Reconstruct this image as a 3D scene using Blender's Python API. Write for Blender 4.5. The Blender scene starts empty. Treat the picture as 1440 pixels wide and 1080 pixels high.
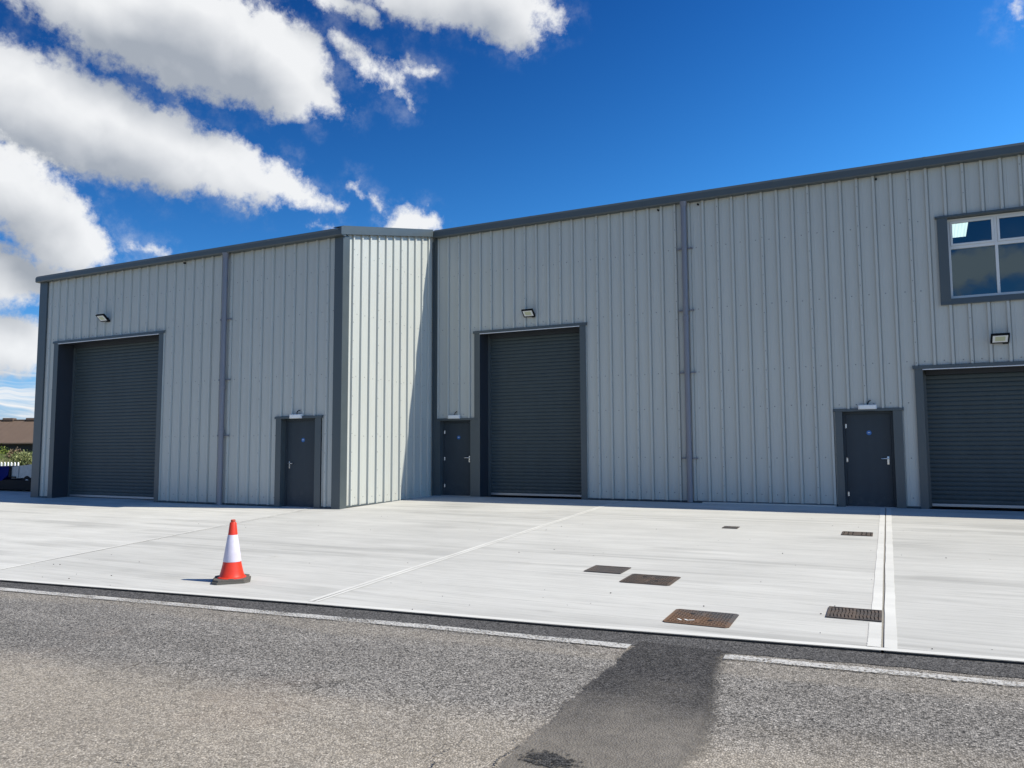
import bpy, bmesh, math, random
from mathutils import Vector, Matrix
C = bpy.context.scene.collection
RND = random.Random(7)
S = 0.02                      # fall of the forecourt towards the road
def gz(x, y): return S*max(-26.0, min(0.0, y))

# ------------------------------------------------------------------ nodes
class NT:
    def __init__(s, nt): s.nt = nt; nt.nodes.clear()
    def n(s, t, ins=None, **kw):
        d = s.nt.nodes.new(t)
        for k, v in kw.items(): setattr(d, k, v)
        for k, v in (ins or {}).items(): s.set(d.inputs[k], v)
        return d
    def set(s, sock, v):
        if isinstance(v, bpy.types.NodeSocket): s.nt.links.new(v, sock)
        elif isinstance(v, bpy.types.Node): s.nt.links.new(v.outputs[0], sock)
        else:
            if isinstance(v, (tuple, list)) and len(v) == 3 and sock.type == 'RGBA': v = (*v, 1)
            sock.default_value = v
    def m(s, op, a, b=None, c=None, clamp=False):
        d = s.n('ShaderNodeMath', operation=op); d.use_clamp = clamp
        for i, v in enumerate((a, b, c)):
            if v is not None: s.set(d.inputs[i], v)
        return d.outputs[0]
    def vm(s, op, a, b=None, out=0):
        d = s.n('ShaderNodeVectorMath', operation=op)
        s.set(d.inputs[0], a)
        if b is not None: s.set(d.inputs[3 if op == 'SCALE' else 1], b)
        return d.outputs[out]
    def ramp(s, f, stops, interp='LINEAR'):
        d = s.n('ShaderNodeValToRGB', {'Fac': f}); e = d.color_ramp.elements; d.color_ramp.interpolation = interp
        while len(e) < len(stops): e.new(0.5)
        for i, (p, c) in enumerate(stops):
            e[i].position = p; e[i].color = (c, c, c, 1) if not isinstance(c, (tuple, list)) else (*c, 1)
        return d.outputs[0]
    def noise(s, vec, scale, detail=4, rough=.55, dist=0, out=0):
        d = s.n('ShaderNodeTexNoise', {'Vector': vec, 'Scale': scale, 'Detail': detail, 'Roughness': rough, 'Distortion': dist})
        return d.outputs[out]
    def mapv(s, vec, scale=(1,1,1), rot=(0,0,0), loc=(0,0,0)):
        return s.n('ShaderNodeMapping', {'Vector': vec, 'Scale': scale, 'Rotation': rot, 'Location': loc}).outputs[0]
    def mix(s, f, a, b, mode='MIX'):
        d = s.n('ShaderNodeMix', data_type='RGBA', blend_type=mode)
        s.set(d.inputs['Factor'], f); s.set(d.inputs[6], a); s.set(d.inputs[7], b)
        return d.outputs[2]
    def smooth(s, v, a, b, lo=0., hi=1.):
        d = s.n('ShaderNodeMapRange', {'Value': v, 'From Min': a, 'From Max': b, 'To Min': lo, 'To Max': hi}, interpolation_type='SMOOTHSTEP')
        return d.outputs[0]

def mat(name):
    m = bpy.data.materials.new(name); m.use_nodes = True
    t = NT(m.node_tree)
    out = t.n('ShaderNodeOutputMaterial'); p = t.n('ShaderNodeBsdfPrincipled')
    t.nt.links.new(p.outputs[0], out.inputs[0])
    t.out = out; t.p = p
    t.pos = t.n('ShaderNodeNewGeometry').outputs['Position']
    return m, t
def setp(t, **kw):
    names = {'col':'Base Color','rough':'Roughness','metal':'Metallic','spec':'Specular IOR Level','normal':'Normal'}
    for k, v in kw.items(): t.set(t.p.inputs[names[k]], v)

def simple(name, col, rough=.5, metal=0., spec=.5, var=.12, scale=6., bump=0., bscale=80.):
    m, t = mat(name)
    n = t.noise(t.pos, scale, 5, .6)
    f = t.m('MULTIPLY_ADD', n, 2*var, 1-var)
    c = t.vm('SCALE', tuple(col), f)
    setp(t, col=c, rough=t.m('MULTIPLY_ADD', n, .2, rough-.1), metal=metal, spec=spec)
    if bump:
        b = t.n('ShaderNodeBump', {'Height': t.noise(t.pos, bscale, 3), 'Strength': bump, 'Distance': .01})
        setp(t, normal=b.outputs[0])
    return m

M = {}
def make_clad():
    m, t = mat('grey_cladding')
    # sheet-to-sheet tint, faint vertical rain streaks and dust at the foot of the wall
    streak = t.noise(t.mapv(t.pos, (9, 9, .35)), 1, 4, .6)
    blot = t.noise(t.mapv(t.pos, (1.1, 1.1, .5)), 1, 3)
    v = t.m('MULTIPLY_ADD', streak, .09, .955); v = t.m('MULTIPLY', v, t.m('MULTIPLY_ADD', blot, .10, .95))
    z = t.n('ShaderNodeSeparateXYZ', {0: t.pos}).outputs[2]
    dirt = t.m('MULTIPLY', t.smooth(z, .7, -.1), t.smooth(t.noise(t.mapv(t.pos, (5, 5, 1.2)), 1, 5, .65), .42, .75))
    col = t.vm('SCALE', (.428, .444, .416), v)
    col = t.mix(t.m('MULTIPLY', dirt, .6), col, (.33, .31, .27))
    wav = t.n('ShaderNodeBump', {'Height': t.noise(t.mapv(t.pos, (2.2, 2.2, .8)), 1, 2), 'Strength': .12, 'Distance': .02})
    setp(t, col=col, rough=t.m('MULTIPLY_ADD', streak, .2, .36), spec=.4, normal=wav.outputs[0])
    return m
M['clad'] = make_clad()
M['trim'] = simple('slate_grey_trim', (.060, .076, .083), .42, var=.10, scale=2.5)
M['reveal_shade'] = simple('painted_recess_shade', (.020, .026, .036), .6, var=.15)  # near black: shade inside the roller door recesses is put into this colour
def painted(name, col, rough, spec, run):
    m, t = mat(name)       # factory paint with faint runs, hand marks and road dust low down
    n = t.noise(t.mapv(t.pos, (run, run, .5)), 1, 5, .6); k = t.noise(t.pos, 3.2, 5, .65)
    z = t.n('ShaderNodeSeparateXYZ', {0: t.pos}).outputs[2]
    c = t.vm('SCALE', col, t.m('MULTIPLY', t.m('MULTIPLY_ADD', n, .36, .82), t.m('MULTIPLY_ADD', k, .3, .85)))
    d = t.m('MULTIPLY', t.smooth(z, .55, -.05), t.smooth(t.noise(t.pos, 7, 5, .7), .42, .7))
    c = t.mix(t.m('MULTIPLY', d, .16), c, (.20, .19, .17))
    c = t.mix(t.m('MULTIPLY', t.smooth(t.noise(t.pos, 5.5, 6, .7), .60, .74), .10), c, (.17, .18, .18))
    setp(t, col=c, rough=t.m('MULTIPLY_ADD', k, .25, rough-.1), spec=spec); return m
M['door'] = painted('dark_grey_door_paint', (.031, .043, .054), .5, .3, 5)
M['shutter'] = painted('dark_grey_shutter', (.047, .064, .070), .45, .3, 3)
M['alu'] = simple('aluminium', (.42, .43, .45), .42, .75, var=.12, scale=8)
M['steel'] = simple('brushed_steel', (.60, .60, .60), .28, .9, var=.08, scale=20)
M['screw'] = simple('screw_head', (.20, .21, .215), .45, .2)
M['rubber'] = simple('black_rubber', (.018, .018, .019), .8, spec=.1, var=.3)
M['black'] = simple('black_paint', (.010, .011, .013), .6, spec=.1, var=.2)
M['pipe'] = simple('blue_grey_pipe', (.165, .172, .202), .4, var=.08, scale=3)
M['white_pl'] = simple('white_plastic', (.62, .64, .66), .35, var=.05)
M['upvc'] = simple('white_window_frame', (.60, .61, .60), .35, var=.06, scale=4)
M['sign'] = simple('blue_sign', (.012, .115, .36), .35, var=.05)
M['lens'] = simple('lamp_lens', (.72, .74, .73), .2, var=.08, scale=25)
M['led'] = simple('led_plate', (.50, .52, .36), .3, var=.1, scale=60)
M['inner'] = simple('dark_interior', (.02, .022, .026), .9)
M['soil'] = simple('earth', (.13, .12, .075), .95, var=.4, scale=.6, bump=.6, bscale=6)
M['bluepaint'] = simple('blue_paint', (.003, .010, .11), .6, spec=.03, var=.2, scale=4)
M['galv'] = simple('galvanised_sheet', (.36, .38, .38), .55, .3, var=.35, scale=9)
M['brownroof'] = simple('brown_roof_sheet', (.118, .080, .056), .8, var=.16, scale=.7)
M['darkwood'] = simple('dark_boarding', (.03, .026, .024), .9)
M['picket'] = simple('white_picket_paint', (.75, .75, .73), .6)
def make_glass():
    m, t = mat('window_glass')
    t.nt.nodes.remove(t.p)
    fr = t.n('ShaderNodeFresnel', {'IOR': 1.52}).outputs[0]
    wav = t.n('ShaderNodeBump', {'Height': t.noise(t.pos, 1.3, 2), 'Strength': .02, 'Distance': .05})
    gl = t.n('ShaderNodeBsdfGlossy', {'Color': (.60, .84, 1, 1), 'Roughness': .0, 'Normal': wav.outputs[0]})
    tr = t.n('ShaderNodeBsdfTransparent', {'Color': (.62, .72, .68, 1)})
    mx = t.n('ShaderNodeMixShader', {0: t.m('MULTIPLY', fr, 2.4, clamp=True), 1: tr.outputs[0], 2: gl.outputs[0]})
    t.set(t.out.inputs[0], mx.outputs[0]); return m
M['glass'] = make_glass()
def make_rooflight():
    m, t = mat('translucent_rooflight')
    t.nt.nodes.remove(t.p)
    w = t.noise(t.mapv(t.pos, (6, .4, .4)), 1, 3)
    col = t.vm('SCALE', (.80, .90, .84), t.m('MULTIPLY_ADD', w, .5, .72))
    t.set(t.out.inputs[0], t.n('ShaderNodeBsdfTranslucent', {'Color': col}).outputs[0]); return m
M['rooflight'] = make_rooflight()

def make_concrete(name, tone, seed, smooth=False):
    m, t = mat(name)
    P = t.vm('ADD', t.pos, (seed*13.7, seed*7.1, 0))
    brush = t.noise(t.mapv(P, (.55, 16, 1), (0, 0, math.radians(1.5))), 1, 5, .65)
    broad = t.noise(t.mapv(P, (.16, 2.3, 1), (0, 0, math.radians(-2))), 1, 4, .6, .4)
    blot = t.noise(P, .55, 5, .6)
    grain = t.noise(P, 130, 2, .7)
    v = t.m('MULTIPLY_ADD', brush, .10 if smooth else .34, .95 if smooth else .83)
    v = t.m('MULTIPLY', v, t.m('MULTIPLY_ADD', broad, .34, .83))
    v = t.m('MULTIPLY', v, t.m('MULTIPLY_ADD', blot, .34, .83))
    v = t.m('MULTIPLY', v, t.m('MULTIPLY_ADD', grain, .16, .92))
    # thin dark broom marks and tyre scuffs
    tyre = t.noise(t.mapv(P, (.10, 1.9, 1), (0, 0, math.radians(13))), 1, 2, .5, .8)
    ty = t.ramp(tyre, [(.50, 0.), (.56, 1.), (.60, 1.), (.68, 0.)])
    ty = t.m('MULTIPLY', ty, t.smooth(t.noise(P, .35, 3), .40, .60))
    v = t.m('MULTIPLY', v, t.m('MULTIPLY_ADD', ty, 0 if smooth else -.18, 1.))
    fine = t.noise(t.mapv(P, (1.1, 34, 1), (0, 0, math.radians(2.4))), 1, 4, .7)
    v = t.m('MULTIPLY', v, t.m('MULTIPLY_ADD', t.smooth(fine, .52, .68), 0 if smooth else -.20, 1.))
    stain = t.smooth(t.noise(P, .8, 6, .65), .62, .78)
    col = t.vm('SCALE', (tone, tone*.988, tone*.925), v)
    col = t.mix(t.m('MULTIPLY', stain, .38), col, (.36, .34, .29))
    h = t.m('ADD', t.m('MULTIPLY', brush, .5), t.m('MULTIPLY', grain, .35))
    b = t.n('ShaderNodeBump', {'Height': h, 'Strength': .35, 'Distance': .004})
    setp(t, col=col, rough=.85, spec=.25, normal=b.outputs[0])
    return m
M['conc1'] = make_concrete('brushed_concrete_pale', .50, 1)
M['conc2'] = make_concrete('brushed_concrete', .462, 2)
M['conc3'] = make_concrete('brushed_concrete_b', .475, 3)
M['conc4'] = make_concrete('brushed_concrete_c', .45, 4)
M['band'] = make_concrete('trowelled_concrete', .565, 5, True)
M['slabedge'] = simple('tarred_slab_edge', (.045, .042, .038), .95, var=.4, scale=9, spec=.05)
M['seal'] = simple('joint_sealant', (.27, .25, .21), .8, var=.35, scale=14)
M['rubbertrace'] = simple('saw_cut', (.20, .195, .18), .9, var=.2)

def road_frame(t):
    """coordinates along / across the road"""
    a = math.atan(.0876); s = t.n('ShaderNodeSeparateXYZ', {0: t.pos})
    x, y = s.outputs[0], s.outputs[1]
    v = t.m('ADD', t.m('MULTIPLY', x, -math.sin(a)), t.m('MULTIPLY', y, math.cos(a)))
    u = t.m('ADD', t.m('MULTIPLY', x, math.cos(a)), t.m('MULTIPLY', y, math.sin(a)))
    return u, v
def make_asphalt(name, lo, hi, tint, worn, alpha=False, specks=True):
    m, t = mat(name)
    P = t.pos
    wob = t.vm('ADD', P, t.vm('SCALE', t.noise(P, 60, 2, .5, out=1), .006))
    vo = t.n('ShaderNodeTexVoronoi', {'Vector': wob, 'Scale': 80.}); 
    vo2 = t.n('ShaderNodeTexVoronoi', {'Vector': wob, 'Scale': 58.})
    r1 = t.n('ShaderNodeSeparateColor', {0: vo.outputs['Color']}).outputs[0]
    r2 = t.n('ShaderNodeSeparateColor', {0: vo2.outputs['Color']}).outputs[1]
    stone = t.m('MULTIPLY_ADD', r1, hi-lo, lo)
    gap = t.smooth(vo.outputs['Distance'], .45, .80)
    val = t.m('MULTIPLY', stone, t.m('MULTIPLY_ADD', gap, -.55, 1.))
    pale = t.m('MULTIPLY', t.m('GREATER_THAN', r2, .955), t.smooth(vo2.outputs['Distance'], .55, .35))
    val = t.m('ADD', val, t.m('MULTIPLY', pale, .22 if specks else .05))
    dark = t.m('MULTIPLY', t.m('LESS_THAN', r2, .075), t.smooth(vo2.outputs['Distance'], .55, .40))
    val = t.m('MULTIPLY', val, t.m('MULTIPLY_ADD', dark, -.85, 1.))
    hole = t.m('MULTIPLY', t.smooth(t.noise(P, 21, 4, .7), .66, .72), t.smooth(t.noise(P, .9, 3), .42, .6))
    val = t.m('MULTIPLY', val, t.m('MULTIPLY_ADD', hole, -.6, 1.))
    lump = t.noise(P, 34, 4, .75); val = t.m('MULTIPLY', val, t.m('MULTIPLY_ADD', lump, .9, .56))
    big = t.noise(P, .45, 5, .6); mid = t.noise(P, 4.5, 5, .65)
    val = t.m('MULTIPLY', val, t.m('MULTIPLY_ADD', big, .55, .73)); val = t.m('MULTIPLY', val, t.m('MULTIPLY_ADD', mid, .5, .75))
    col = t.vm('SCALE', tint, val)
    h = t.m('SUBTRACT', t.m('MULTIPLY', r1, .35), t.m('ADD', vo.outputs['Distance'], t.m('MULTIPLY', hole, 1.2)))
    u, v = road_frame(t)
    if worn:
        bands = t.noise(t.n('ShaderNodeCombineXYZ', {0: t.m('MULTIPLY', u, .22), 1: t.m('MULTIPLY', v, 1.9)}).outputs[0], 1, 4, .55)
        col = t.vm('SCALE', col, t.m('MULTIPLY_ADD', bands, .75, .62))
        veins = t.n('ShaderNodeTexVoronoi', {'Vector': t.vm('ADD', P, t.vm('SCALE', t.noise(P, 3.2, 5, .7, out=1), .34)), 'Scale': 1.05}, feature='DISTANCE_TO_EDGE').outputs[0]
        vn = t.m('MULTIPLY', t.smooth(veins, .011, .003), t.m('MULTIPLY', t.smooth(t.noise(P, .55, 3), .53, .62), t.smooth(v, -14.6, -15.2)))
        col = t.vm('SCALE', col, t.m('MULTIPLY_ADD', vn, -.72, 1.))
    if worn:      # pale dust worn into the wheel paths and towards the crown of the road
        vv = t.m('ADD', v, t.m('MULTIPLY_ADD', t.noise(t.mapv(P, (.25, 1.2, 1)), 1, 4, .6), 1.3, -.65))
        d = t.m('MAXIMUM', t.m('MULTIPLY', t.smooth(vv, -14.75, -15.7), .85), t.m('MULTIPLY', t.m('MULTIPLY', t.smooth(vv, -14.0, -13.75), t.smooth(vv, -13.3, -13.6)), .35))
        d = t.m('MULTIPLY', d, t.m('MULTIPLY_ADD', t.noise(P, 12, 5, .7), 1.1, .25))
        stone2 = t.vm('SCALE', (.40, .35, .28), t.m('MULTIPLY_ADD', val, 1.9, .48))
        col = t.mix(t.m('MINIMUM', d, .9), col, stone2)
        rust = t.m('MULTIPLY', t.smooth(t.noise(P, .7, 3), .60, .72), .10)
        col = t.mix(rust, col, (.24, .16, .11))
    b = t.n('ShaderNodeBump', {'Height': h, 'Strength': .9, 'Distance': .006})
    setp(t, col=col, rough=.82, spec=.3, normal=b.outputs[0])
    t.u, t.v = u, v; t.col = col
    return m, t
M['road'], _ = make_asphalt('worn_asphalt', .066, .345, (1, .935, .845), True)
M['patch'], tp = make_asphalt('dark_asphalt', .018, .10, (1, .955, .92), False, specks=False)
# the trench patch is dusted over further out in the road
dust = tp.m('MULTIPLY', tp.smooth(tp.m('ADD', tp.v, tp.m('MULTIPLY_ADD', tp.noise(tp.pos, 1.6, 5, .6), 1.6, -.8)), -14.1, -15.7), tp.m('MULTIPLY_ADD', tp.noise(tp.pos, 14, 4, .7), .8, .3))
setp(tp, col=tp.mix(dust, tp.col, (.25, .225, .19)))
M['strip'], _ = make_asphalt('edge_asphalt', .030, .15, (1, .965, .93), False, specks=False)
M['hole'], _ = make_asphalt('broken_asphalt', .016, .085, (1, .97, .92), False, specks=False)
def alpha_mat(src, name, fn):
    m = src.copy(); m.name = name; nt = m.node_tree
    t = NT.__new__(NT); t.nt = nt
    out = [n for n in nt.nodes if n.type == 'OUTPUT_MATERIAL'][0]; sh = out.inputs[0].links[0].from_socket
    t.pos = t.n('ShaderNodeNewGeometry').outputs['Position']
    tr = t.n('ShaderNodeBsdfTransparent')
    mx = t.n('ShaderNodeMixShader', {0: fn(t), 1: tr.outputs[0], 2: sh})
    t.set(out.inputs[0], mx.outputs[0]); return m
paint = simple('road_paint', (.54, .53, .50), .7, var=.15, scale=30)
M['line'] = alpha_mat(paint, 'worn_road_paint', lambda t: t.m('MULTIPLY', t.smooth(t.m('ADD', t.noise(t.pos, 55, 4, .7), t.m('MULTIPLY', t.noise(t.pos, 2.2, 4, .6), .5)), .62, .82), .86))
def hole_alpha(t):
    d = t.vm('LENGTH', t.vm('MULTIPLY', t.vm('SUBTRACT', t.pos, (8.40, -15.09, 0)), (.75, 1.25, 0)), out=1)
    return t.smooth(t.m('ADD', d, t.m('MULTIPLY_ADD', t.noise(t.pos, 22, 6, .75), .50, -.25)), .125, .07)
M['holem'] = alpha_mat(M['hole'], 'pothole_edge', hole_alpha)
def patch_alpha(t):
    s_ = t.n('ShaderNodeSeparateXYZ', {0: t.pos}).outputs; x, y = s_[0], s_[1]
    half = t.smooth(y, -12.7, -14.6, .375, .475); cx = t.smooth(y, -12.7, -14.6, 8.53, 8.64)
    wob = t.m('ADD', t.m('MULTIPLY_ADD', t.noise(t.pos, 2.3, 3, .6), .16, -.08), t.m('MULTIPLY_ADD', t.noise(t.pos, 30, 4, .7), .10, -.05))
    d = t.m('ADD', t.m('SUBTRACT', half, t.m('ABSOLUTE', t.m('SUBTRACT', x, cx))), wob)
    left = t.m('LESS_THAN', x, 8.5)
    soft = t.mix(left, t.smooth(d, -.05, .12), t.smooth(d, -.01, .025))
    return t.m('MULTIPLY', soft, t.smooth(y, -16.2, -14.2, .45, .96))
M['patchm'] = alpha_mat(M['patch'], 'feathered_patch', patch_alpha)
M['crackm'] = alpha_mat(M['hole'], 'crack', lambda t: t.smooth(t.noise(t.pos, 34, 5, .75), .46, .58))

# ------------------------------------------------------------------ mesh helpers
def B(): return bmesh.new()
def quad(bm, pts, mi=0):
    f = bm.faces.new([bm.verts.new(p) for p in pts]); f.material_index = mi; return f
def box(bm, x0, x1, y0, y1, z0, z1, bev=0, mi=0, mtx=None):
    r = bmesh.ops.create_cube(bm, size=1)
    vs = r['verts']
    for v in vs: v.co = Vector((x0+(v.co.x+.5)*(x1-x0), y0+(v.co.y+.5)*(y1-y0), z0+(v.co.z+.5)*(z1-z0)))
    fs = set(f for v in vs for f in v.link_faces)
    if bev:
        es = list(set(e for v in vs for e in v.link_edges))
        rb = bmesh.ops.bevel(bm, geom=es, offset=bev, segments=2, affect='EDGES', profile=.6)
        vs = list(set(v for f in rb['faces'] for v in f.verts) | set(v for v in vs if v.is_valid)); fs = set(f for v in vs for f in v.link_faces)
    for f in fs: f.material_index = mi
    if mtx is not None: bmesh.ops.transform(bm, matrix=mtx, verts=list(set(v for f in fs for v in f.verts)))
    return fs
def prism(bm, prof, axis, a, b, mi=0, caps=True):
    """extrude a 2D outline along x ('x': prof is (y,z)) or y ('y': prof is (x,z)) or z ('z': (x,y))"""
    def P(p, t): return {'x': (t, p[0], p[1]), 'y': (p[0], t, p[1]), 'z': (p[0], p[1], t)}[axis]
    va = [bm.verts.new(P(p, a)) for p in prof]; vb = [bm.verts.new(P(p, b)) for p in prof]
    n = len(prof)
    for i in range(n):
        f = bm.faces.new((va[i], va[(i+1) % n], vb[(i+1) % n], vb[i])); f.material_index = mi
    if caps:
        for q in (va[::-1], vb): bm.faces.new(q).material_index = mi
def lathe(bm, prof, seg=32, mi=0, cx=0, cy=0):
    rings = []
    for r, z in prof: rings.append([bm.verts.new((cx+r*math.cos(2*math.pi*i/seg), cy+r*math.sin(2*math.pi*i/seg), z)) for i in range(seg)])
    for a, b in zip(rings, rings[1:]):
        for i in range(seg): bm.faces.new((a[i], a[(i+1) % seg], b[(i+1) % seg], b[i])).material_index = mi
    bm.faces.new(rings[-1]).material_index = mi; bm.faces.new(rings[0][::-1]).material_index = mi
def tube(bm, pts, r, seg=12, mi=0):
    pts = [Vector(p) for p in pts]; rings = []
    for i, p in enumerate(pts):
        d = (pts[min(i+1, len(pts)-1)]-pts[max(i-1, 0)]).normalized()
        u = d.orthogonal().normalized() if i == 0 else (u-d*u.dot(d)).normalized()
        w = d.cross(u)
        rr = r[i] if isinstance(r, (list, tuple)) else r
        rings.append([bm.verts.new(p+rr*(u*math.cos(2*math.pi*k/seg)+w*math.sin(2*math.pi*k/seg))) for k in range(seg)])
    for a, b in zip(rings, rings[1:]):
        for k in range(seg): bm.faces.new((a[k], a[(k+1) % seg], b[(k+1) % seg], b[k])).material_index = mi
    bm.faces.new(rings[0][::-1]).material_index = mi; bm.faces.new(rings[-1]).material_index = mi
def obj(name, bm, mats, parent=None, smooth=False, loc=None):
    bmesh.ops.recalc_face_normals(bm, faces=bm.faces[:])
    me = bpy.data.meshes.new(name); bm.to_mesh(me); bm.free()
    for m in (mats if isinstance(mats, (list, tuple)) else [mats]): me.materials.append(M[m] if isinstance(m, str) else m)
    if smooth:
        for p in me.polygons: p.use_smooth = True
        try: me.set_sharp_from_angle(angle=math.radians(35))
        except Exception: pass
    o = bpy.data.objects.new(name, me); C.objects.link(o)
    if parent is not None: o.parent = parent
    if loc is not None: o.location = loc
    return o
def tag(o, label=None, cat=None, group=None, kind=None):
    if label: o['label'] = label
    if cat: o['category'] = cat
    if group: o['group'] = group
    if kind: o['kind'] = kind
    return o
def empty(name, loc, label, cat, group=None, rz=0):
    o = bpy.data.objects.new(name, None); C.objects.link(o); o.location = loc; o.rotation_euler = (0, 0, rz)
    o.empty_display_size = .2
    return tag(o, label, cat, group)
def struct(name, bm, mats, **k): return tag(obj(name, bm, mats, **k), kind='structure')
def copy_tree(o, parent=None):
    c = o.copy(); C.objects.link(c)
    if parent is not None: c.parent = parent
    for ch in list(o.children): copy_tree(ch, c)
    return c

# ------------------------------------------------------------------ key dimensions (metres)
D = 4.206            # step forward of the left half
XL, XA, XR = -13.48, -1.755, 33.0
ZL = -.085           # ground at the foot of the left front wall
PITCH = .2335
def zroof(y): return 7.755+PITCH*(y+.18)
YR = 12.0            # ridge
RIB = .042

site = empty('industrial_building', (0, 0, 0), 'long grey ribbed metal industrial building with slate grey trims, roller doors and a stepped front', 'building')

def cladding(name, mapf, s0, s1, pitch, phase, ztop, z0, openings, rails, stitch=3, lap=1):
    """ribbed sheet with openings cut out; mapf(s, out, z) -> xyz"""
    bm = B(); pts = {}
    k0 = math.floor((s0-phase)/pitch)-1; k1 = math.ceil((s1-phase)/pitch)+1
    prof = []
    for k in range(k0, k1+1):
        r = phase+k*pitch
        prof += [(r+lap*a_, b_) for a_, b_ in ((-.040, 0.), (-.023, RIB), (.023, RIB), (.034, 0.), (.037, -.017), (.050, -.017), (.053, 0.))]
        for q in (.35, .65):
            c = r+q*pitch; prof += [(c-.016, 0.), (c-.006, .0035), (c+.006, .0035), (c+.016, 0.)]
    prof.sort()
    def off(s):
        for (a, oa), (b, ob) in zip(prof, prof[1:]):
            if a <= s <= b: return oa+(ob-oa)*((s-a)/(b-a) if b > a else 0)
        return 0.
    br = sorted(set([s0, s1]+[s for s, _ in prof if s0 < s < s1]+[s for o in openings for s in o[:2] if s0 < s < s1]))
    for a, b in zip(br, br[1:]):
        if b-a < 1e-6: continue
        mid = (a+b)/2
        cuts = sorted((o[2], o[3]) for o in openings if o[0] < mid < o[1])
        z = z0; spans = []
        for c0, c1 in cuts:
            if c0 > z: spans.append((z, c0))
            z = max(z, c1)
        spans.append((z, None))
        oa, ob = off(a), off(b)
        for za, zb in spans:
            ta, tb = (ztop(a), ztop(b)) if zb is None else (zb, zb)
            quad(bm, [mapf(a, oa, za), mapf(b, ob, za), mapf(b, ob, tb), mapf(a, oa, ta)])
    # screw heads
    def screw(s, z, o, r=.015):
        if any(q[0]-.02 < s < q[1]+.02 and q[2]-.02 < z < q[3]+.02 for q in openings) or z > ztop(s)-.1: return
        ring = [mapf(s+r*math.cos(i*math.pi/3), o+.001, z+r*math.sin(i*math.pi/3)) for i in range(6)]
        tip = [mapf(s+.6*r*math.cos(i*math.pi/3), o+.007, z+.6*r*math.sin(i*math.pi/3)) for i in range(6)]
        vr = [bm.verts.new(p) for p in ring]; vt = [bm.verts.new(p) for p in tip]
        for i in range(6): bm.faces.new((vr[i], vr[(i+1) % 6], vt[(i+1) % 6], vt[i])).material_index = 1
        bm.faces.new(vt).material_index = 1
    for k in range(k0, k1+1):
        r = phase+k*pitch
        c = r+.5*pitch
        for z in rails:
            if s0+.1 < c < s1-.1: screw(c+RND.uniform(-.02, .02), z0+z+RND.uniform(-.012, .012), 0.)
        if k % stitch == 0 and s0+.1 < r < s1-.1:
            z = z0+.4
            while z < 8: screw(r, z, RIB, .013); z += .46
    return obj(name, bm, ['clad', 'screw'], site)

OP_R = [(-1.55, -.36, -1, 2.16), (-.36, 3.01, -1, 4.66), (10.70, 14.45, -1, 3.11), (9.05, 10.40, -1, 2.18), (11.28, 14.25, 4.43, 6.38)]
OP_L = [(-12.71, -7.94, -1, 4.66), (-3.74, -2.32, -1, 2.13)]
RAILS = [.21, 1.075, 2.29, 3.19, 4.765, 6.33]
w = cladding('wall', lambda s, o, z: (s, -o, z), XA, XR, .3525, 4.394, lambda s: 7.56, .02, OP_R, RAILS)
tag(w, 'long set back front wall in shade, right of the step')
w = cladding('wall', lambda s, o, z: (s, -D-o, z), XL, XA, .3605, -12.998, lambda s: 6.60, ZL+.02, OP_L, [.21, 1.76, 3.25, 4.80, 5.82])
tag(w, 'forward front wall in shade, left of the step')
w = cladding('wall', lambda s, o, z: (XA+o, s, z), -D, 0, .3505, -3.809, lambda s: zroof(s)-.15, -.05, [], [.2, 1.72, 3.2, 4.78, 6.29], lap=-1)
tag(w, 'short sunlit side wall of the step')
w = cladding('wall', lambda s, o, z: (XL-o, s, z), -D, 24.2, .3525, 0., lambda s: zroof(s if s < YR else 2*YR-s)-.15, -.12, [], [.2, 1.7, 3.2, 4.7, 6.3]); tag(w, 'plain gable wall at the far left end')
w = cladding('wall', lambda s, o, z: (XR+o, s, z), 0, 24.2, .3525, 0., lambda s: zroof(s if s < YR else 2*YR-s)-.15, 0, [], []); tag(w, 'plain gable wall at the right end')
w = cladding('wall', lambda s, o, z: (s, 24.2+o, z), XL, XR, .3525, 0., lambda s: 7.56, 0, [], []); tag(w, 'plain back wall')
# roof: main slopes, the lower left extension, a rooflight hole on the back slope
bm = B()
def roofq(x0, x1, y0, y1, back=False):
    zz = (lambda y: zroof(2*YR-y)) if back else zroof
    quad(bm, [(x0, y0, zz(y0)-.03), (x1, y0, zz(y0)-.03), (x1, y1, zz(y1)-.03), (x0, y1, zz(y1)-.03)])
roofq(XL-.05, XA+.05, -D-.15, -.1); roofq(XL-.05, XR+.05, -.1, YR)
RL = (11.9, 13.22, 14.2, 15.85)
roofq(XL-.05, RL[0], YR, 24.35, True); roofq(RL[1], XR+.05, YR, 24.35, True); roofq(RL[0], RL[1], YR, RL[2], True); roofq(RL[0], RL[1], RL[3], 24.35, True)
roof = obj('roof', bm, 'trim', site)
bm = B(); n = 24
for i in range(n):
    a, b = RL[0]+(RL[1]-RL[0])*i/n, RL[0]+(RL[1]-RL[0])*(i+1)/n
    h = lambda k: .004*(k % 2)
    quad(bm, [(a, RL[2], zroof(2*YR-RL[2])-.03+h(i)), (b, RL[2], zroof(2*YR-RL[2])-.03+h(i+1)), (b, RL[3], zroof(2*YR-RL[3])-.03+h(i+1)), (a, RL[3], zroof(2*YR-RL[3])-.03+h(i))])
obj('rooflight', bm, 'rooflight', roof)
bm = B(); quad(bm, [(XL+.1, -.0, .0), (XR-.1, 0, .0), (XR-.1, 24, .0), (XL+.1, 24, .0)]); quad(bm, [(XL+.1, -D+.7, ZL+.03), (XA-.1, -D+.7, ZL+.03), (XA-.1, 0, .0), (XL+.1, 0, .0)])
obj('floor', bm, 'inner', site)
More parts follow.
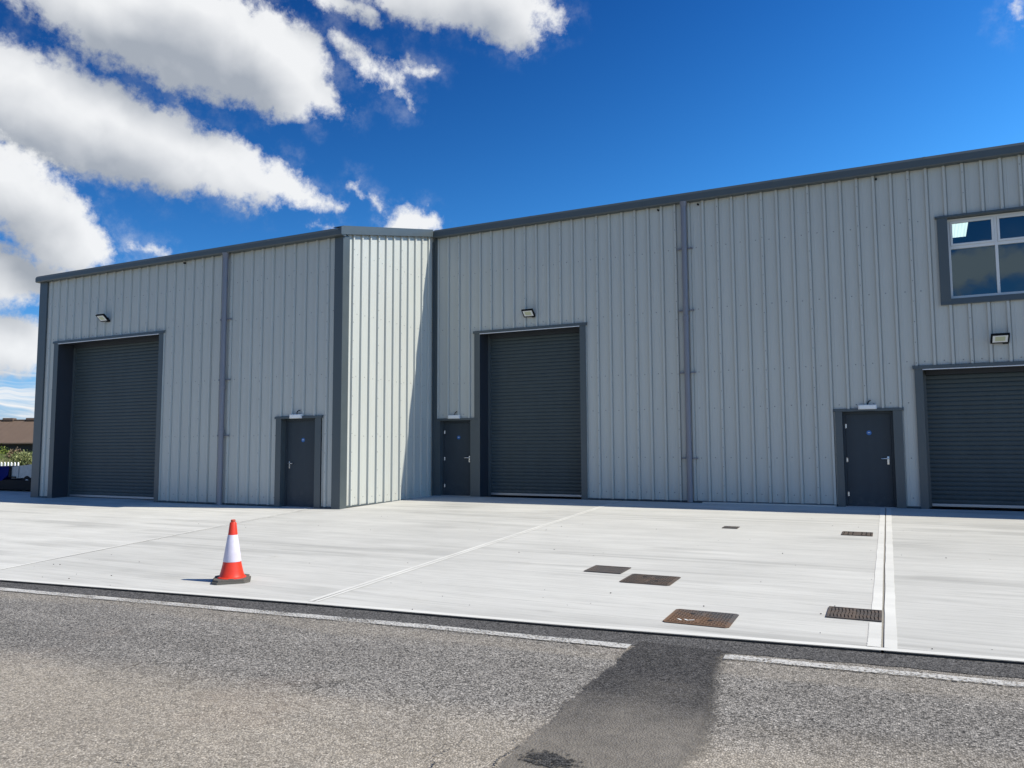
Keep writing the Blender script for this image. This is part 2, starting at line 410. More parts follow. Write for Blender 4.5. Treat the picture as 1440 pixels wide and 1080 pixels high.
# inside liner: dark, so the rooms behind the glass read dark
bm = B(); quad(bm, [(4, .9, 0), (30, .9, 0), (30, .9, 4.2), (4, .9, 4.2)]); quad(bm, [(4, .9, 4.2), (30, .9, 4.2), (30, 23, 4.2), (4, 23, 4.2)]); 
quad(bm, [(XL+.2, 24, 0), (XR-.2, 24, 0), (XR-.2, 24, 7.3), (XL+.2, 24, 7.3)])
for x0, x1, y0, y1, b in ((XL, XR, .2, YR, 0), (XL, RL[0], YR, 24, 1), (RL[1], XR, YR, 24, 1), (RL[0], RL[1], YR, RL[2], 1), (RL[0], RL[1], RL[3], 24, 1)):
    zz = (lambda y: zroof(2*YR-y)-.2) if b else (lambda y: zroof(y)-.2)
    quad(bm, [(x0, y0, zz(y0)), (x1, y0, zz(y0)), (x1, y1, zz(y1)), (x0, y1, zz(y1))])
quad(bm, [(4, .9, 0), (4, 23, 0), (4, 23, 7.3), (4, .9, 7.3)])
obj('lining', bm, 'inner', site)
# eaves fascia (box gutter), verge and corner trims
def eaves(y, z, h, x0, x1, m0=0):
    prof = [(y, z-h), (y-.165, z-h), (y-.18, z-h+.02), (y-.185, z-.07), (y-.150, z-.008), (y-.11, z), (y+.12, z+.02), (y+.12, z-h+.05), (y, z-h+.05)]
    bm = B(); prism(bm, prof, 'x', x0, x1); 
    x = x0+3.1
    while x < x1:     # lapped joints of the gutter lengths
        prism(bm, [(y-.168, z-h-.002), (y-.183, z-h+.018), (y-.188, z-.07), (y-.152, z-.005), (y-.14, z-.03), (y-.16, z-.08), (y-.16, z-h+.02)], 'x', x, x+.05); x += 3.2
    return obj('eaves_fascia', bm, 'trim', site)
eaves(0, 7.755, .235, XA+.105, XR+.2); eaves(-D, 6.755, .195, XL-.10, XA+.096)
bm = B()
vy = [(-D-.186, 0), (-.185, 0)]
def vq(x0, x1, lo, hi, y0, y1):
    p = [Vector((x, y, zroof(y)+dz)) for y in (y0, y1) for x, dz in ((x0, lo), (x1, lo), (x1, hi), (x0, hi))]
    v = [bm.verts.new(q) for q in p]
    for f in ((0,1,2,3), (7,6,5,4), (0,4,5,1), (1,5,6,2), (2,6,7,3), (3,7,4,0)): bm.faces.new([v[i] for i in f])
vq(XA+.045, XA+.100, -.195, -.0, -D-.187, -.187); vq(XA-.22, XA+.092, -.004, .012, -D-.10, -.19); vq(XA+.03, XA+.108, -.205, -.195, -D-.187, -.187)
obj('verge_trim', bm, 'trim', site)
def angle_trim(pieces, name='corner_trim'):
    bm = B()
    for p in pieces: box(bm, *p, bev=.003)
    return obj(name, bm, 'trim', site)
t = RIB+.003; th = .008
angle_trim([(XA-.208, XA+t+th, -D-t-th, -D-t, ZL-.0, 6.56), (XA+t, XA+t+th, -D-t, -D+.205, ZL-.02, 6.60)])
angle_trim([(XL-t-th, XL+.31, -D-t-th, -D-t, ZL-.0, 6.56), (XL-t-th, XL-t, -D-t, -D+.3, ZL-.03, 6.5), (XL+.30, XL+.31, -D-t, -D-.002, ZL, 6.56)])
angle_trim([(XA+t, XA+.165, -t-th, -t, 0.02, 7.52), (XA+t, XA+t+th, -.115, -t-th, -.01, 7.42)])
# drip flashing along the wall feet
def foot(x0, x1, y, z):
    bm = B(); prism(bm, [(y-.005, z+.02), (y-.045, z+.014), (y-.05, z+.0), (y-.01, z-.03)], 'x', x0, x1); return obj('base_flashing', bm, 'trim', site)
for a, b in ((3.02, 9.04), (10.41, 10.69), (14.46, XR)): foot(a, b, 0, .03)
for a, b in ((XL+.31, -12.72), (-7.93, -3.75), (-2.31, XA-.21)): foot(a, b, -D, ZL+.03)
bm = B(); prism(bm, [(XA+.005, -.02), (XA+.045, -.03), (XA+.05, -.05), (XA+.005, -.09)], 'y', -D+.2, -.12); obj('base_flashing', bm, 'trim', site)

# roller doors ------------------------------------------------------
def roller_door(x0, x1, y, zt, z0, tl, tr, depth=.55, tl_low=None):
    """x0..x1 outer trims; tl/tr trim widths; y wall plane"""
    ox0, ox1, oz = x0+tl, x1-tr, zt-.075
    bm = B(); yc = y+depth-.06
    # curtain of curved laths
    z = z0+.085; P = .0985
    prof = []
    while z < oz+.02:
        for f, o in ((0., .0), (.07, .011), (.30, .016), (.58, .017), (.84, .013), (.93, .002)):
            prof.append((yc-o, z+f*P))
        z += P
    for (ya, za), (yb, zb) in zip(prof, prof[1:]):
        quad(bm, [(ox0-.05, ya, za), (ox1+.05, ya, za), (ox1+.05, yb, zb), (ox0-.05, yb, zb)])
    d = obj('roller_door', bm, 'shutter', site)
    bm = B(); a = RIB+.004
    if tl_low: box(bm, x0, ox0, y-a-.008, y-a, tl_low, zt, .003); box(bm, x0+.001, ox0+.001, y-a-.0065, y-a+.001, z0, tl_low, .0)
    else: box(bm, x0, ox0, y-a-.008, y-a, z0, zt-.07, .003)
    box(bm, ox1, x1, y-a-.008, y-a, z0, zt-.07, .003)
    prism(bm, [(y-.004, zt+.012), (y-.07, zt-.002), (y-.072, zt-.072), (y-.03, zt-.072), (y-.03, zt-.03)], 'x', x0-.035, x1+.035)   # drip head
    # reveals and soffit, in the colour with the recess shade painted in
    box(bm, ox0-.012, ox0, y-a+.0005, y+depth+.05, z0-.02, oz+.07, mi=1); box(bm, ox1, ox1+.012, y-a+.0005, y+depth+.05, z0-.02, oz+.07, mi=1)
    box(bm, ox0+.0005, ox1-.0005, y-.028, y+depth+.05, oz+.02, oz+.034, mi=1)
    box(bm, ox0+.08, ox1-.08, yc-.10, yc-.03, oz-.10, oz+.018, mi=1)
    # side guides and hood
    box(bm, ox0+.001, ox0+.075, yc-.05, yc+.05, z0-.01, oz+.018); box(bm, ox1-.075, ox1-.001, yc-.05, yc+.05, z0-.01, oz+.018)
    obj('frame', bm, ['trim', 'reveal_shade'], d)
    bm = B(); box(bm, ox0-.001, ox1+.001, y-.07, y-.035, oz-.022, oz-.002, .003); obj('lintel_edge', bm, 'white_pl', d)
    bm = B(); box(bm, ox0+.08, ox1-.08, yc-.035, yc+.02, z0+.028, z0+.088, .004); box(bm, ox0+.08, ox1-.08, yc-.04, yc-.034, z0+.055, z0+.060)
    bb = obj('bottom_bar', bm, 'alu', d)
    bm = B(); box(bm, ox0+.08, ox1-.08, yc-.012, yc+.012, z0-.006, z0+.026); obj('rubber_seal', bm, 'rubber', bb)
    return d
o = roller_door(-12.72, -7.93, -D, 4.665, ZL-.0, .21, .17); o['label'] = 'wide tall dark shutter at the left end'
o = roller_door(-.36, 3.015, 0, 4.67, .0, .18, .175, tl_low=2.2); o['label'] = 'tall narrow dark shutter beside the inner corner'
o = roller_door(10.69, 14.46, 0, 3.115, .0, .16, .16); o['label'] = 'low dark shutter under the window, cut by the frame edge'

# personnel doors ---------------------------------------------------
def door(x0, x1, y, zt, z0, tl, tr, hinge, has_l=True):
    ox0, ox1, oz = x0+tl, x1-tr, zt-.06
    f = .055; yl = y+.13
    bm = B(); box(bm, ox0+f, ox1-f, yl, yl+.045, z0+.012, oz-f, .003)
    d = obj('door', bm, 'door', site)
    bm = B(); a = RIB+.004
    if has_l: box(bm, x0, ox0, y-a-.008, y-a, z0, zt-.055, .003)
    box(bm, ox1, x1, y-a-.008, y-a, z0, zt-.055, .003)
    prism(bm, [(y-.004, zt+.012), (y-.066, zt-.002), (y-.068, zt-.055), (y-.03, zt-.06), (y-.03, zt-.03)], 'x', x0-(.03 if has_l else 0), x1+.03)
    box(bm, ox0-.012, ox0, y-a+.0005, yl+.06, z0-.02, oz+.03); box(bm, ox1, ox1+.012, y-a+.0005, yl+.06, z0-.02, oz+.03)
    box(bm, ox0+.0005, ox1-.0005, y-.028, yl+.06, oz+.004, oz+.018)
    obj('surround', bm, 'trim', d)
    bm = B(); box(bm, ox0+.001, ox0+f-.004, yl-.012, yl+.05, z0, oz+.003, .003); box(bm, ox1-f+.004, ox1-.001, yl-.012, yl+.05, z0, oz+.003, .003); box(bm, ox0+f-.004, ox1-f+.004, yl-.0115, yl+.05, oz-f+.004, oz+.0025)
    obj('frame', bm, 'door', d)
    bm = B(); box(bm, ox0, ox1, y+.02, yl+.08, z0-.03, z0+.010, .003); obj('threshold', bm, 'alu', d)
    hx = (ox0+f-.002) if hinge < 0 else (ox1-f+.002)
    for z in (.28, 1.05, 1.82):
        bm = B(); tube(bm, [(hx, yl-.012, z0+z-.05), (hx, yl-.012, z0+z+.05)], .011, 10); box(bm, hx-.002, hx+.028*(-hinge), yl-.004, yl-.001, z0+z-.045, z0+z+.045) if hinge < 0 else box(bm, hx-.028, hx+.002, yl-.004, yl-.001, z0+z-.045, z0+z+.045)
        obj('hinge', bm, 'steel', d)
    s = -1 if hinge < 0 else 1            # the lever points towards the hinges
    kx = (ox1-f-.075) if hinge < 0 else (ox0+f+.075); kz = z0+1.08
    bm = B(); box(bm, kx-.021, kx+.021, yl-.008, yl-.0005, kz-.13, kz+.05, .003)
    tube(bm, [(kx, yl-.006, kz), (kx, yl-.05, kz), (kx+s*.02, yl-.058, kz), (kx+s*.14, yl-.056, kz-.002)], .0125, 10)
    tube(bm, [(kx, yl-.001, kz-.085), (kx, yl-.022, kz-.085)], .014, 12)
    obj('handle', bm, 'steel', d, smooth=True)
    cx = (ox0+ox1)/2+.02; cz = z0+1.66
    bm = B(); tube(bm, [(cx, yl-.0005, cz), (cx, yl-.004, cz)], .052, 24); sg = obj('sign', bm, 'sign', d)
    bm = B(); box(bm, cx-.024, cx+.024, yl-.0055, yl-.0042, cz-.003, cz+.013); obj('legend', bm, 'white_pl', sg)
    return d
o = door(-3.755, -2.305, -D, 2.165, ZL, .18, .19, 1); o['label'] = 'dark grey door with its lever on the left'
o = door(-1.60, -.30, 0, 2.20, 0., .11, .19, -1, False); o['label'] = 'dark grey door squeezed into the inner corner'
o = door(9.04, 10.415, 0, 2.20, 0., .15, .19, -1); o['label'] = 'dark grey door left of the low shutter'
bm = B(); box(bm, XA+t+.01, -1.49, -RIB-.010, -RIB-.005, 0, 2.14); obj('door_jamb_trim', bm, 'trim', site)

# upstairs window ---------------------------------------------------
wx0, wx1, wz0, wz1 = 11.265, 14.26, 4.415, 6.395
bm = B(); yf = .10
a = RIB+.004
sx0, sx1, sz0, sz1 = wx0+.20, wx1-.20, wz0+.155, wz1-.06
bm = B()
box(bm, wx0, wx0+.20, -a-.008, -a, wz0, wz1-.03, .003); box(bm, wx1-.20, wx1, -a-.008, -a, wz0, wz1-.03, .003)
prism(bm, [(-a-.012, wz0-.004), (-a-.014, wz0+.02), (-a-.002, wz0+.13), (yf+.03, wz0+.16), (yf+.03, wz0+.10), (-a, wz0)], 'x', wx0+.0005, wx1-.0005)
prism(bm, [(-.004, wz1+.012), (-.07, wz1-.002), (-.072, wz1-.045), (yf+.03, wz1-.055), (yf+.03, wz1-.03), (-.03, wz1-.02)], 'x', wx0-.035, wx1+.035)
box(bm, wx0+.19, wx0+.20, -a+.0005, yf+.06, wz0+.12, wz1-.045); box(bm, wx1-.20, wx1-.19, -a+.0005, yf+.06, wz0+.12, wz1-.045)
surround = bm
bm = B(); fw = .052
zt_ = 5.70
ms = [sx0, 12.372, 13.27, sx1]
box(bm, sx0, sx1, yf, yf+.07, sz0, sz0+.05, .004); box(bm, sx0, sx1, yf, yf+.07, sz1-.05, sz1, .004)
box(bm, sx0, sx0+fw, yf+.001, yf+.069, sz0+.05, sz1-.05, .004); box(bm, sx1-fw, sx1, yf+.001, yf+.069, sz0+.05, sz1-.05, .004)
for x in ms[1:3]: box(bm, x-.028, x+.028, yf+.001, yf+.069, sz0+.05, sz1-.05, .004)
for i in range(3): box(bm, ms[i]+(.052 if i == 0 else .028), ms[i+1]-(.052 if i == 2 else .028), yf+.002, yf+.068, zt_-.035, zt_+.035, .004)
win = obj('window', bm, 'upvc', site); win['label'] = 'white framed upstairs window above the low shutter'
obj('surround', surround, 'trim', win)
for i in range(3):
    a0 = ms[i]+(.052 if i == 0 else .028); a1 = ms[i+1]-(.052 if i == 2 else .028)
    bm = B(); quad(bm, [(a0-.01, yf+.036, sz0+.04), (a1+.01, yf+.036, sz0+.04), (a1+.01, yf+.036, zt_-.03), (a0-.01, yf+.036, zt_-.03)]); obj('pane', bm, 'glass', win)
    b0, b1, c0, c1 = a0+.002, a1-.002, zt_+.037, sz1-.052; g = .045
    bm = B(); 
    box(bm, b0, b1, yf-.012, yf+.05, c0, c0+g, .004); box(bm, b0, b1, yf-.012, yf+.05, c1-g, c1, .004); box(bm, b0, b0+g, yf-.011, yf+.049, c0+g, c1-g, .004); box(bm, b1-g, b1, yf-.011, yf+.049, c0+g, c1-g, .004)
    obj('casement', bm, 'upvc', win)
    bm = B(); quad(bm, [(b0+g-.01, yf+.022, c0+g-.01), (b1-g+.01, yf+.022, c0+g-.01), (b1-g+.01, yf+.022, c1-g+.01), (b0+g-.01, yf+.022, c1-g+.01)]); obj('pane', bm, 'glass', win)

# downpipes ---------------------------------------------------------
def downpipe(x, y, zt, z0, zb):
    yy = y-.115; r = .068
    bm = B(); tube(bm, [(x, yy, z0-.01), (x, yy, zt)], r, 20)
    for z in (zb[1]-.20, zb[-1]+.10): tube(bm, [(x, yy, z-.07), (x, yy, z+.05), (x, yy, z+.06)], [r+.009, r+.009, r], 20)
    tube(bm, [(x, yy, zt-.12), (x, yy, zt)], [r+.004, r+.03], 20)
    p = obj('downpipe', bm, 'pipe', site, smooth=True)
    for z in zb:
        bm = B(); tube(bm, [(x, yy, z-.02), (x, yy, z+.02)], r+.007, 20); box(bm, x-.19, x+.19, y-.045-RIB, y-.038, z-.016, z+.016, .003); box(bm, x-.03, x+.03, yy, y-.04, z-.015, z+.015)
        box(bm, x-.195, x-.165, y-.07, y-.03, z-.02, z+.02); box(bm, x+.165, x+.195, y-.07, y-.03, z-.02, z+.02)
        obj('bracket', bm, 'pipe', p)
    return p
o = downpipe(5.70, 0, 7.53, .02, (6.34, 4.765, 3.2, 1.08)); o['label'] = 'blue grey downpipe on the long right wall'
o = downpipe(-5.56, -D, 6.57, ZL, (4.79, 3.18, 1.71)); o['label'] = 'blue grey downpipe on the forward left wall'
for x, y, z in ((5.03, 0, 7.44), (6.05, 0, 7.44), (10.10, 0, 7.44), (-7.2, -D, 6.5)):
    bm = B(); tube(bm, [(x, y-.002, z), (x, y-.07, z-.004)], .022, 10); obj('overflow_spout', bm, 'black', site)

# ------------------------------------------------------------------ lamps on the walls (each a thing)
def floodlight(loc, label, w=.34, h=.25, tilt=48, arm=.16):
    r = empty('floodlight', loc, label, 'floodlight', 'floodlights above the roller doors')
    a = math.radians(tilt)        # 0 = facing straight out of the wall, 90 = facing down
    m = Matrix.Translation((0, -arm, 0)) @ Matrix.Rotation(a, 4, 'X')   # local face looks to -Y and is tipped down
    bm = B(); box(bm, -w/2, w/2, -.022, .022, -h/2, h/2, .006)
    for k in range(7): box(bm, -w*.42+k*w*.14-.004, -w*.42+k*w*.14+.004, .021, .042, -h*.40, h*.40)
    bmesh.ops.transform(bm, matrix=m, verts=bm.verts[:]); obj('housing', bm, 'black', r)
    bm = B(); box(bm, -w/2+.034, w/2-.034, -.0265, -.0225, -h/2+.034, h/2-.034, .001)
    bmesh.ops.transform(bm, matrix=m, verts=bm.verts[:]); ln = obj('lens', bm, 'lens', r)
    bm = B(); box(bm, -w/2+.08, w/2-.08, -.0285, -.0268, -h/2+.07, h/2-.06)
    bmesh.ops.transform(bm, matrix=m, verts=bm.verts[:]); obj('led_board', bm, 'led', ln)
    bm = B()
    for s in (-1, 1): box(bm, s*w*.30-.006, s*w*.30+.006, -arm+.02, -.045, -.012, .012)
    box(bm, -w*.30-.012, w*.30+.012, -.050, -.038, -.018, .018); obj('bracket', bm, 'black', r)
    bm = B(); p0 = m @ Vector((w*.30, .02, -h*.46)); box(bm, p0.x-.045, p0.x+.045, p0.y-.02, p0.y+.045, p0.z-.05, p0.z+.005, .004)
    tube(bm, [(p0.x, p0.y+.02, p0.z-.02), (p0.x+.03, p0.y+.08, p0.z-.05), (p0.x+.03, -.03, p0.z+.02)], .006, 8); obj('junction_box', bm, 'black', r)
    return r
fl = floodlight((12.31, 0, 3.61), 'black framed floodlight under the upstairs window, above the low roller door')
def place(src, loc, label):
    c = copy_tree(src); c.location = loc; c['label'] = label; return c
place(fl, (1.39, 0, 5.04), 'black framed floodlight above the tall roller door near the inner corner')
place(fl, (-10.38, -D, 5.2), 'black framed floodlight above the wide roller door at the left end')
def bulkhead(loc, label):
    r = empty('emergency_light', loc, label, 'wall light', 'white emergency lights over the doors')
    bm = B(); box(bm, -.19, .19, -.115, -.072, -.052, .052, .012); box(bm, -.18, .18, -.073, -.040, -.045, .045); obj('body', bm, 'white_pl', r)
    bm = B(); box(bm, -.17, .17, -.121, -.1155, -.040, .040, .004); obj('diffuser', bm, 'lens', r)
    bm = B(); tube(bm, [(.01, -.06, .048), (.012, -.065, .09), (.03, -.068, .125), (.06, -.05, .145), (.065, -.02, .15)], .011, 8); obj('cable', bm, 'black', r)
    return r
bl = bulkhead((9.72, 0, 2.235), 'white box light over the door beside the low roller door')
place(bl, (-3.07, -D, 2.16), 'white box light over the door near the sunlit corner')
place(bl, (-1.0, 0, 2.245), 'white box light over the door tucked in the inner corner')

# ------------------------------------------------------------------ ground
def sheet(bm, pts, dz=0., n=1):
    return quad(bm, [(x, y, gz(x, y)+dz) for x, y in pts])
def edge_y(x): 
    pts = [(-60, -18.3), (.05, -13.075), (4.55, -12.63), (7.32, -12.44), (10.0, -12.19), (10.95, -12.11), (60, -7.8)]
    for (a, ya), (b, yb) in zip(pts, pts[1:]):
        if a <= x <= b: return ya+(yb-ya)*(x-a)/(b-a)
def edge_pts(x0, x1):
    return [(x, edge_y(x)) for x in [x0]+[q for q in (.05, 4.55, 7.32, 10., 10.95) if x0 < q < x1]+[x1]]
def slab(pts, m, name='forecourt'):
    bm = B()
    top = [bm.verts.new((x, y, gz(x, y))) for x, y in pts]; bot = [bm.verts.new((x, y, gz(x, y)-.16)) for x, y in pts]
    bm.faces.new(top); n = len(pts)
    for i in range(n): bm.faces.new((top[i], bot[i], bot[(i+1) % n], top[(i+1) % n])).material_index = 1
    return struct(name, bm, [m, 'slabedge'])
J3t, J3b = (-2.60, -D), (-.65, edge_y(-.65)); J1t, J1b = (3.95, 0.), (4.57, edge_y(4.57)); J2 = 10.0
g = .005
slab(edge_pts(-60, J3b[0]-g)+[(J3t[0]-g, J3t[1]+.6), (XL, -D+.6), (XL, 0), (-60, 0)], 'conc1')
slab(edge_pts(J3b[0]+g, J1b[0]-g)+[(J1t[0]-g, .6), (XA-.2, .6), (XA-.2, -D+.6), (J3t[0]+g, J3t[1]+.6)], 'conc2') if False else \
slab(edge_pts(J3b[0]+g, J1b[0]-g)+[(J1t[0]-g, 0.), (XA-.2, 0.), (XA-.2, -D+.6), (J3t[0]+g, J3t[1]+.6)], 'conc2')
slab(edge_pts(J1b[0]+g, J2-.009)+[(J2-.009, 0.), (J1t[0]+g, 0.)], 'conc3')
slab(edge_pts(J2+.009, 60)+[(60, 0), (J2+.009, 0)], 'conc4')
bm = B(); quad(bm, [(-60, .002, 0), (XL, .002, 0), (XL, 7, 0), (-60, 7, 0)]); struct('forecourt', bm, 'conc1')
bm = B(); quad(bm, [(XA-.2, .001, .0), (XR, .001, .0), (XR, .9, .0), (XA-.2, .9, .0)]); struct('forecourt', bm, 'conc2')
# sealant in the joints
bm = B()
sheet(bm, [(J2-.0085, -12.15), (J2+.0085, -12.15), (J2+.0085, 0), (J2-.0085, 0)], -.006)
struct('joint_sealant', bm, 'seal')
bm = B()
for (a, b) in ((J1t, J1b),): sheet(bm, [(b[0]-.0049, b[1]+.03), (b[0]+.0049, b[1]+.03), (a[0]+.0049, a[1]), (a[0]-.0049, a[1])], -.003)
struct('joint_sealant', bm, 'conc2')
# pale trowelled margins
bm = B()
def strip(a, b, o0, o1, j=.004, n=40):
    pr = None
    for i in range(n+1):
        f = i/n; x = a[0]+(b[0]-a[0])*f; y = a[1]+(b[1]-a[1])*f
        p = (x+o0+RND.uniform(-j, j)*(o0 != 0), y), (x+o1+RND.uniform(-j, j), y)
        if pr: sheet(bm, [pr[0], pr[1], p[1], p[0]], .004)
        pr = p
strip((J1t[0], -1.), (J1b[0], J1b[1]+.1), .008, .062); strip((J1t[0], -1.), (J1b[0], J1b[1]+.1), -.008, -.066)
strip((J2, -.15), (J2, -10.73), -.012, -.10); strip((J2, -11.25), (J2, -12.10), -.012, -.112); strip((J2, -.15), (J2, -12.10), .012, .108)
strip((J3t[0], -D-.1), (J3b[0], J3b[1]+.1), .009, -.05)
e = edge_pts(-40, 40); pr = None
for i in range(200):
    x = -40+80*i/199+.0; 
    if abs(x-J2) < .12: continue
    y = edge_y(x); p = (x, y+.004), (x, y+.085+RND.uniform(-.006, .006))
    if pr: sheet(bm, [pr[0], p[0], p[1], pr[1]], .0042)
    pr = p
struct('trowelled_margin', bm, 'band')
bm = B(); pr = None
for i in range(41):
    x = J2+.14+6*i/40; y = -6.42-.10*(x-10.1)+.015*math.sin(x*5)+RND.uniform(-.008, .008); wd = .006*(1-.5*i/40)
    p = (x, y), (x, y+wd)
    if pr: sheet(bm, [pr[0], p[0], p[1], pr[1]], .004)
    pr = p
struct('slab_crack', bm, 'rubbertrace')
# low concrete upstand at the foot of the long wall
bm = B(); box(bm, 6.0, 9.0, -.16, -.055, -.03, .028, .006); struct('plinth', bm, 'conc2')
# road
RZ = -.022
bm = B()
left = edge_pts(-60, 60)
for a, b in zip(left, left[1:]): sheet(bm, [(a[0], -26), (b[0], -26), (b[0], b[1]), a], RZ)
sheet(bm, [(-300, -26), (-60, -26), (-60, -18.3), (-300, -39)], RZ); sheet(bm, [(60, -26), (300, -26), (300, 13), (60, -7.8)], RZ)
struct('road', bm, 'road')
# dark strip between slab and edge line
bm = B(); pr = None
for i in range(261):
    x = -12+36*i/260; y = edge_y(x); wd = .30+.012*(x-4)+.02*math.sin(x*1.7)+RND.uniform(-.018, .018)
    p = (x, y+.002), (x, y-max(.2, wd))
    if pr: sheet(bm, [pr[0], p[0], p[1], pr[1]], RZ+.004)
    pr = p
struct('asphalt_strip', bm, 'strip')
# trench patch across the road
bm = B(); pr = None
for i in range(60):
    y = -12.62-8*i/59.0
    f = min(1, (-12.6-y)/2.); xa = 8.02; xb = 9.30
    p = (xa, y), (xb, y)
    if pr: sheet(bm, [pr[0], pr[1], p[1], p[0]], RZ+.008)
    pr = p
struct('asphalt_patch', bm, 'patchm')
# worn white edge line in two lengths
def line(pts, wd, nm='road_line'):
    bm = B(); pr = None
    for (a, b) in zip(pts, pts[1:]):
        n = max(2, int(abs(b[0]-a[0])/.12))
        for i in range(n+1):
            f = i/n; x = a[0]+(b[0]-a[0])*f; y = a[1]+(b[1]-a[1])*f
            p = (x, y+wd/2+RND.uniform(-.006, .006)), (x, y-wd/2+RND.uniform(-.006, .006))
            if pr and i: sheet(bm, [pr[0], p[0], p[1], pr[1]], RZ+.012)
            pr = p
    return struct(nm, bm, 'line')
line([(-25, -15.57), (.54, -13.38), (3.74, -13.11), (6.21, -12.91), (8.13, -12.81)], .125)
line([(8.89, -12.79), (9.81, -12.73), (10.87, -12.66), (14, -12.40), (30, -11.)], .115)
# pothole and cracks near the crown of the road
def blob(cx, cy, rx, ry, rot, n=34, j=.25):
    ca, sa = math.cos(rot), math.sin(rot); out = []
    for i in range(n):
        a = 2*math.pi*i/n; r = 1+RND.uniform(-j, j); x, y = rx*r*math.cos(a), ry*r*math.sin(a)
        out.append((cx+x*ca-y*sa, cy+x*sa+y*ca))
    return out
bm = B(); pts = blob(8.40, -15.09, .30, .2, -.55); bm.faces.new([bm.verts.new((x, y, gz(x, y)+RZ+.012)) for x, y in pts])
struct('pothole', bm, 'holem')
def crack(pts, w0, w1):
    pr = None; n = 0; L = [Vector(p) for p in pts]
    for a, b in zip(L, L[1:]):
        k = max(3, int((b-a).length/.02)); nrm = Vector((-(b-a).y, (b-a).x)).normalized()
        for i in range(k+1):
            c = a.lerp(b, i/k)+nrm*RND.uniform(-.012, .012); w = RND.uniform(w0, w1)
            p = (c+nrm*w), (c-nrm*w)
            if pr and i: sheet(bm, [tuple(pr[0]), tuple(p[0]), tuple(p[1]), tuple(pr[1])], RZ+.0125)
            pr = p
bm = B(); crack([(7.80, -14.98), (7.85, -15.12), (7.80, -15.3), (7.90, -15.5)], .002, .009); crack([(8.10, -14.90), (8.17, -15.0), (8.14, -15.2), (8.25, -15.5)], .002, .012); crack([(7.85, -15.12), (7.70, -15.22), (7.55, -15.4)], .0005, .003); crack([(6.1, -16.05), (6.25, -16.08), (6.4, -16.06)], .001, .005)
struct('road_crack', bm, 'crackm')
# loose grit on the slab
bm = B()
for i in range(95):
    x = RND.uniform(-3, 13); y = RND.uniform(-12.4, -2.5) if RND.random() < .6 else edge_y(x)+RND.uniform(.1, 1.6)
    if y > -D-.3 and x < XA+.3: continue
    r = RND.choice((.004, .004, .005, .006, .008)); k = bmesh.ops.create_icosphere(bm, subdivisions=1, radius=r)
    for v in k['verts']: v.co = Vector((v.co.x*RND.uniform(.8, 1.4)+x, v.co.y*RND.uniform(.8, 1.2)+y, v.co.z*.7+gz(x, y)+r*.5))
tag(obj('grit', bm, 'hole'), 'loose dark grit scattered over the pale concrete forecourt', 'grit', kind='stuff')
# the land around
def make_field():
    m, t = mat('rough_grassland')
    n = t.noise(t.pos, .12, 6, .65); f = t.noise(t.pos, 3.5, 5, .7)
    c = t.mix(t.smooth(n, .40, .62), (.055, .085, .022), (.15, .135, .075)); c = t.vm('SCALE', c, t.m('MULTIPLY_ADD', f, .9, .55))
    setp(t, col=c, rough=.95, spec=.1, normal=t.n('ShaderNodeBump', {'Height': f, 'Strength': .8, 'Distance': .1}).outputs[0]); return m
M['field'] = make_field()
bm = B()
ys = [-2500, -600, -120, -26, 0, 40, 120, 600, 2500]; xs = [-2500, -600, -120, -40, 0, 40, 120, 600, 2500]
V = {(x, y): bm.verts.new((x, y, gz(x, y)-.20)) for x in xs for y in ys}
for x0, x1 in zip(xs, xs[1:]):
    for y0, y1 in zip(ys, ys[1:]): bm.faces.new((V[x0, y0], V[x1, y0], V[x1, y1], V[x0, y1]))
struct('ground', bm, 'field')

# ------------------------------------------------------------------ traffic cone
cone = empty('traffic_cone', (2.86, -12.0, gz(0, -12.0)), 'orange traffic cone with a white sleeve and black rubber base on the forecourt edge', 'traffic cone', rz=math.radians(43))
cone.rotation_euler = (math.atan(S)*.7, 0, math.radians(43))
def make_cone_mat(name, col, rough):
    m, t = mat(name)
    n = t.noise(t.pos, 18, 5, .65); s = t.smooth(t.noise(t.mapv(t.pos, (30, 30, 6)), 1, 4, .7), .6, .75)
    c = t.vm('SCALE', col, t.m('MULTIPLY_ADD', n, .4, .80)); c = t.mix(t.m('MULTIPLY', s, .38), c, tuple(.5*x+.08 for x in col))
    setp(t, col=c, rough=rough, spec=.4); return m
M['cone'] = make_cone_mat('orange_plastic', (.62, .036, .014), .42); M['cone2'] = make_cone_mat('faded_orange_tip', (.42, .06, .035), .6)
M['sleeve'] = make_cone_mat('reflective_white_sleeve', (.60, .56, .64), .45); M['conebase'] = simple('grey_black_rubber', (.105, .095, .080), .75, var=.35, scale=25, bump=.3)
bm = B(); 
def octa(h, c, z0, z1):
    pr = [(h-c, -h), (h, -h+c), (h, h-c), (h-c, h), (-h+c, h), (-h, h-c), (-h, -h+c), (-h+c, -h)]
    prism(bm, pr, 'z', z0, z1)
octa(.218, .062, .0, .024); octa(.200, .056, .0235, .048)
for s in (-1, 1): box(bm, -.03, .03, s*.16-.012, s*.16+.012, .0475, .056, .003)
obj('base', bm, 'conebase', cone)
bm = B(); lathe(bm, [(.168, .046), (.166, .056), (.150, .064), (.140, .085), (.128, .13), (.112, .20), (.100, .262), (.0565, .555), (.0395, .702), (.036, .708), (.030, .710)], 40); obj('body', bm, 'cone', cone, smooth=True)
bm = B(); lathe(bm, [(.0265, .709), (.0285, .722), (.028, .736), (.022, .742), (.0205, .738)], 24); obj('tip', bm, 'cone2', cone, smooth=True)
bm = B(); lathe(bm, [(.1065, .240), (.1075, .244), (.0590, .556), (.0575, .560)], 40); obj('sleeve', bm, 'sleeve', cone, smooth=True)

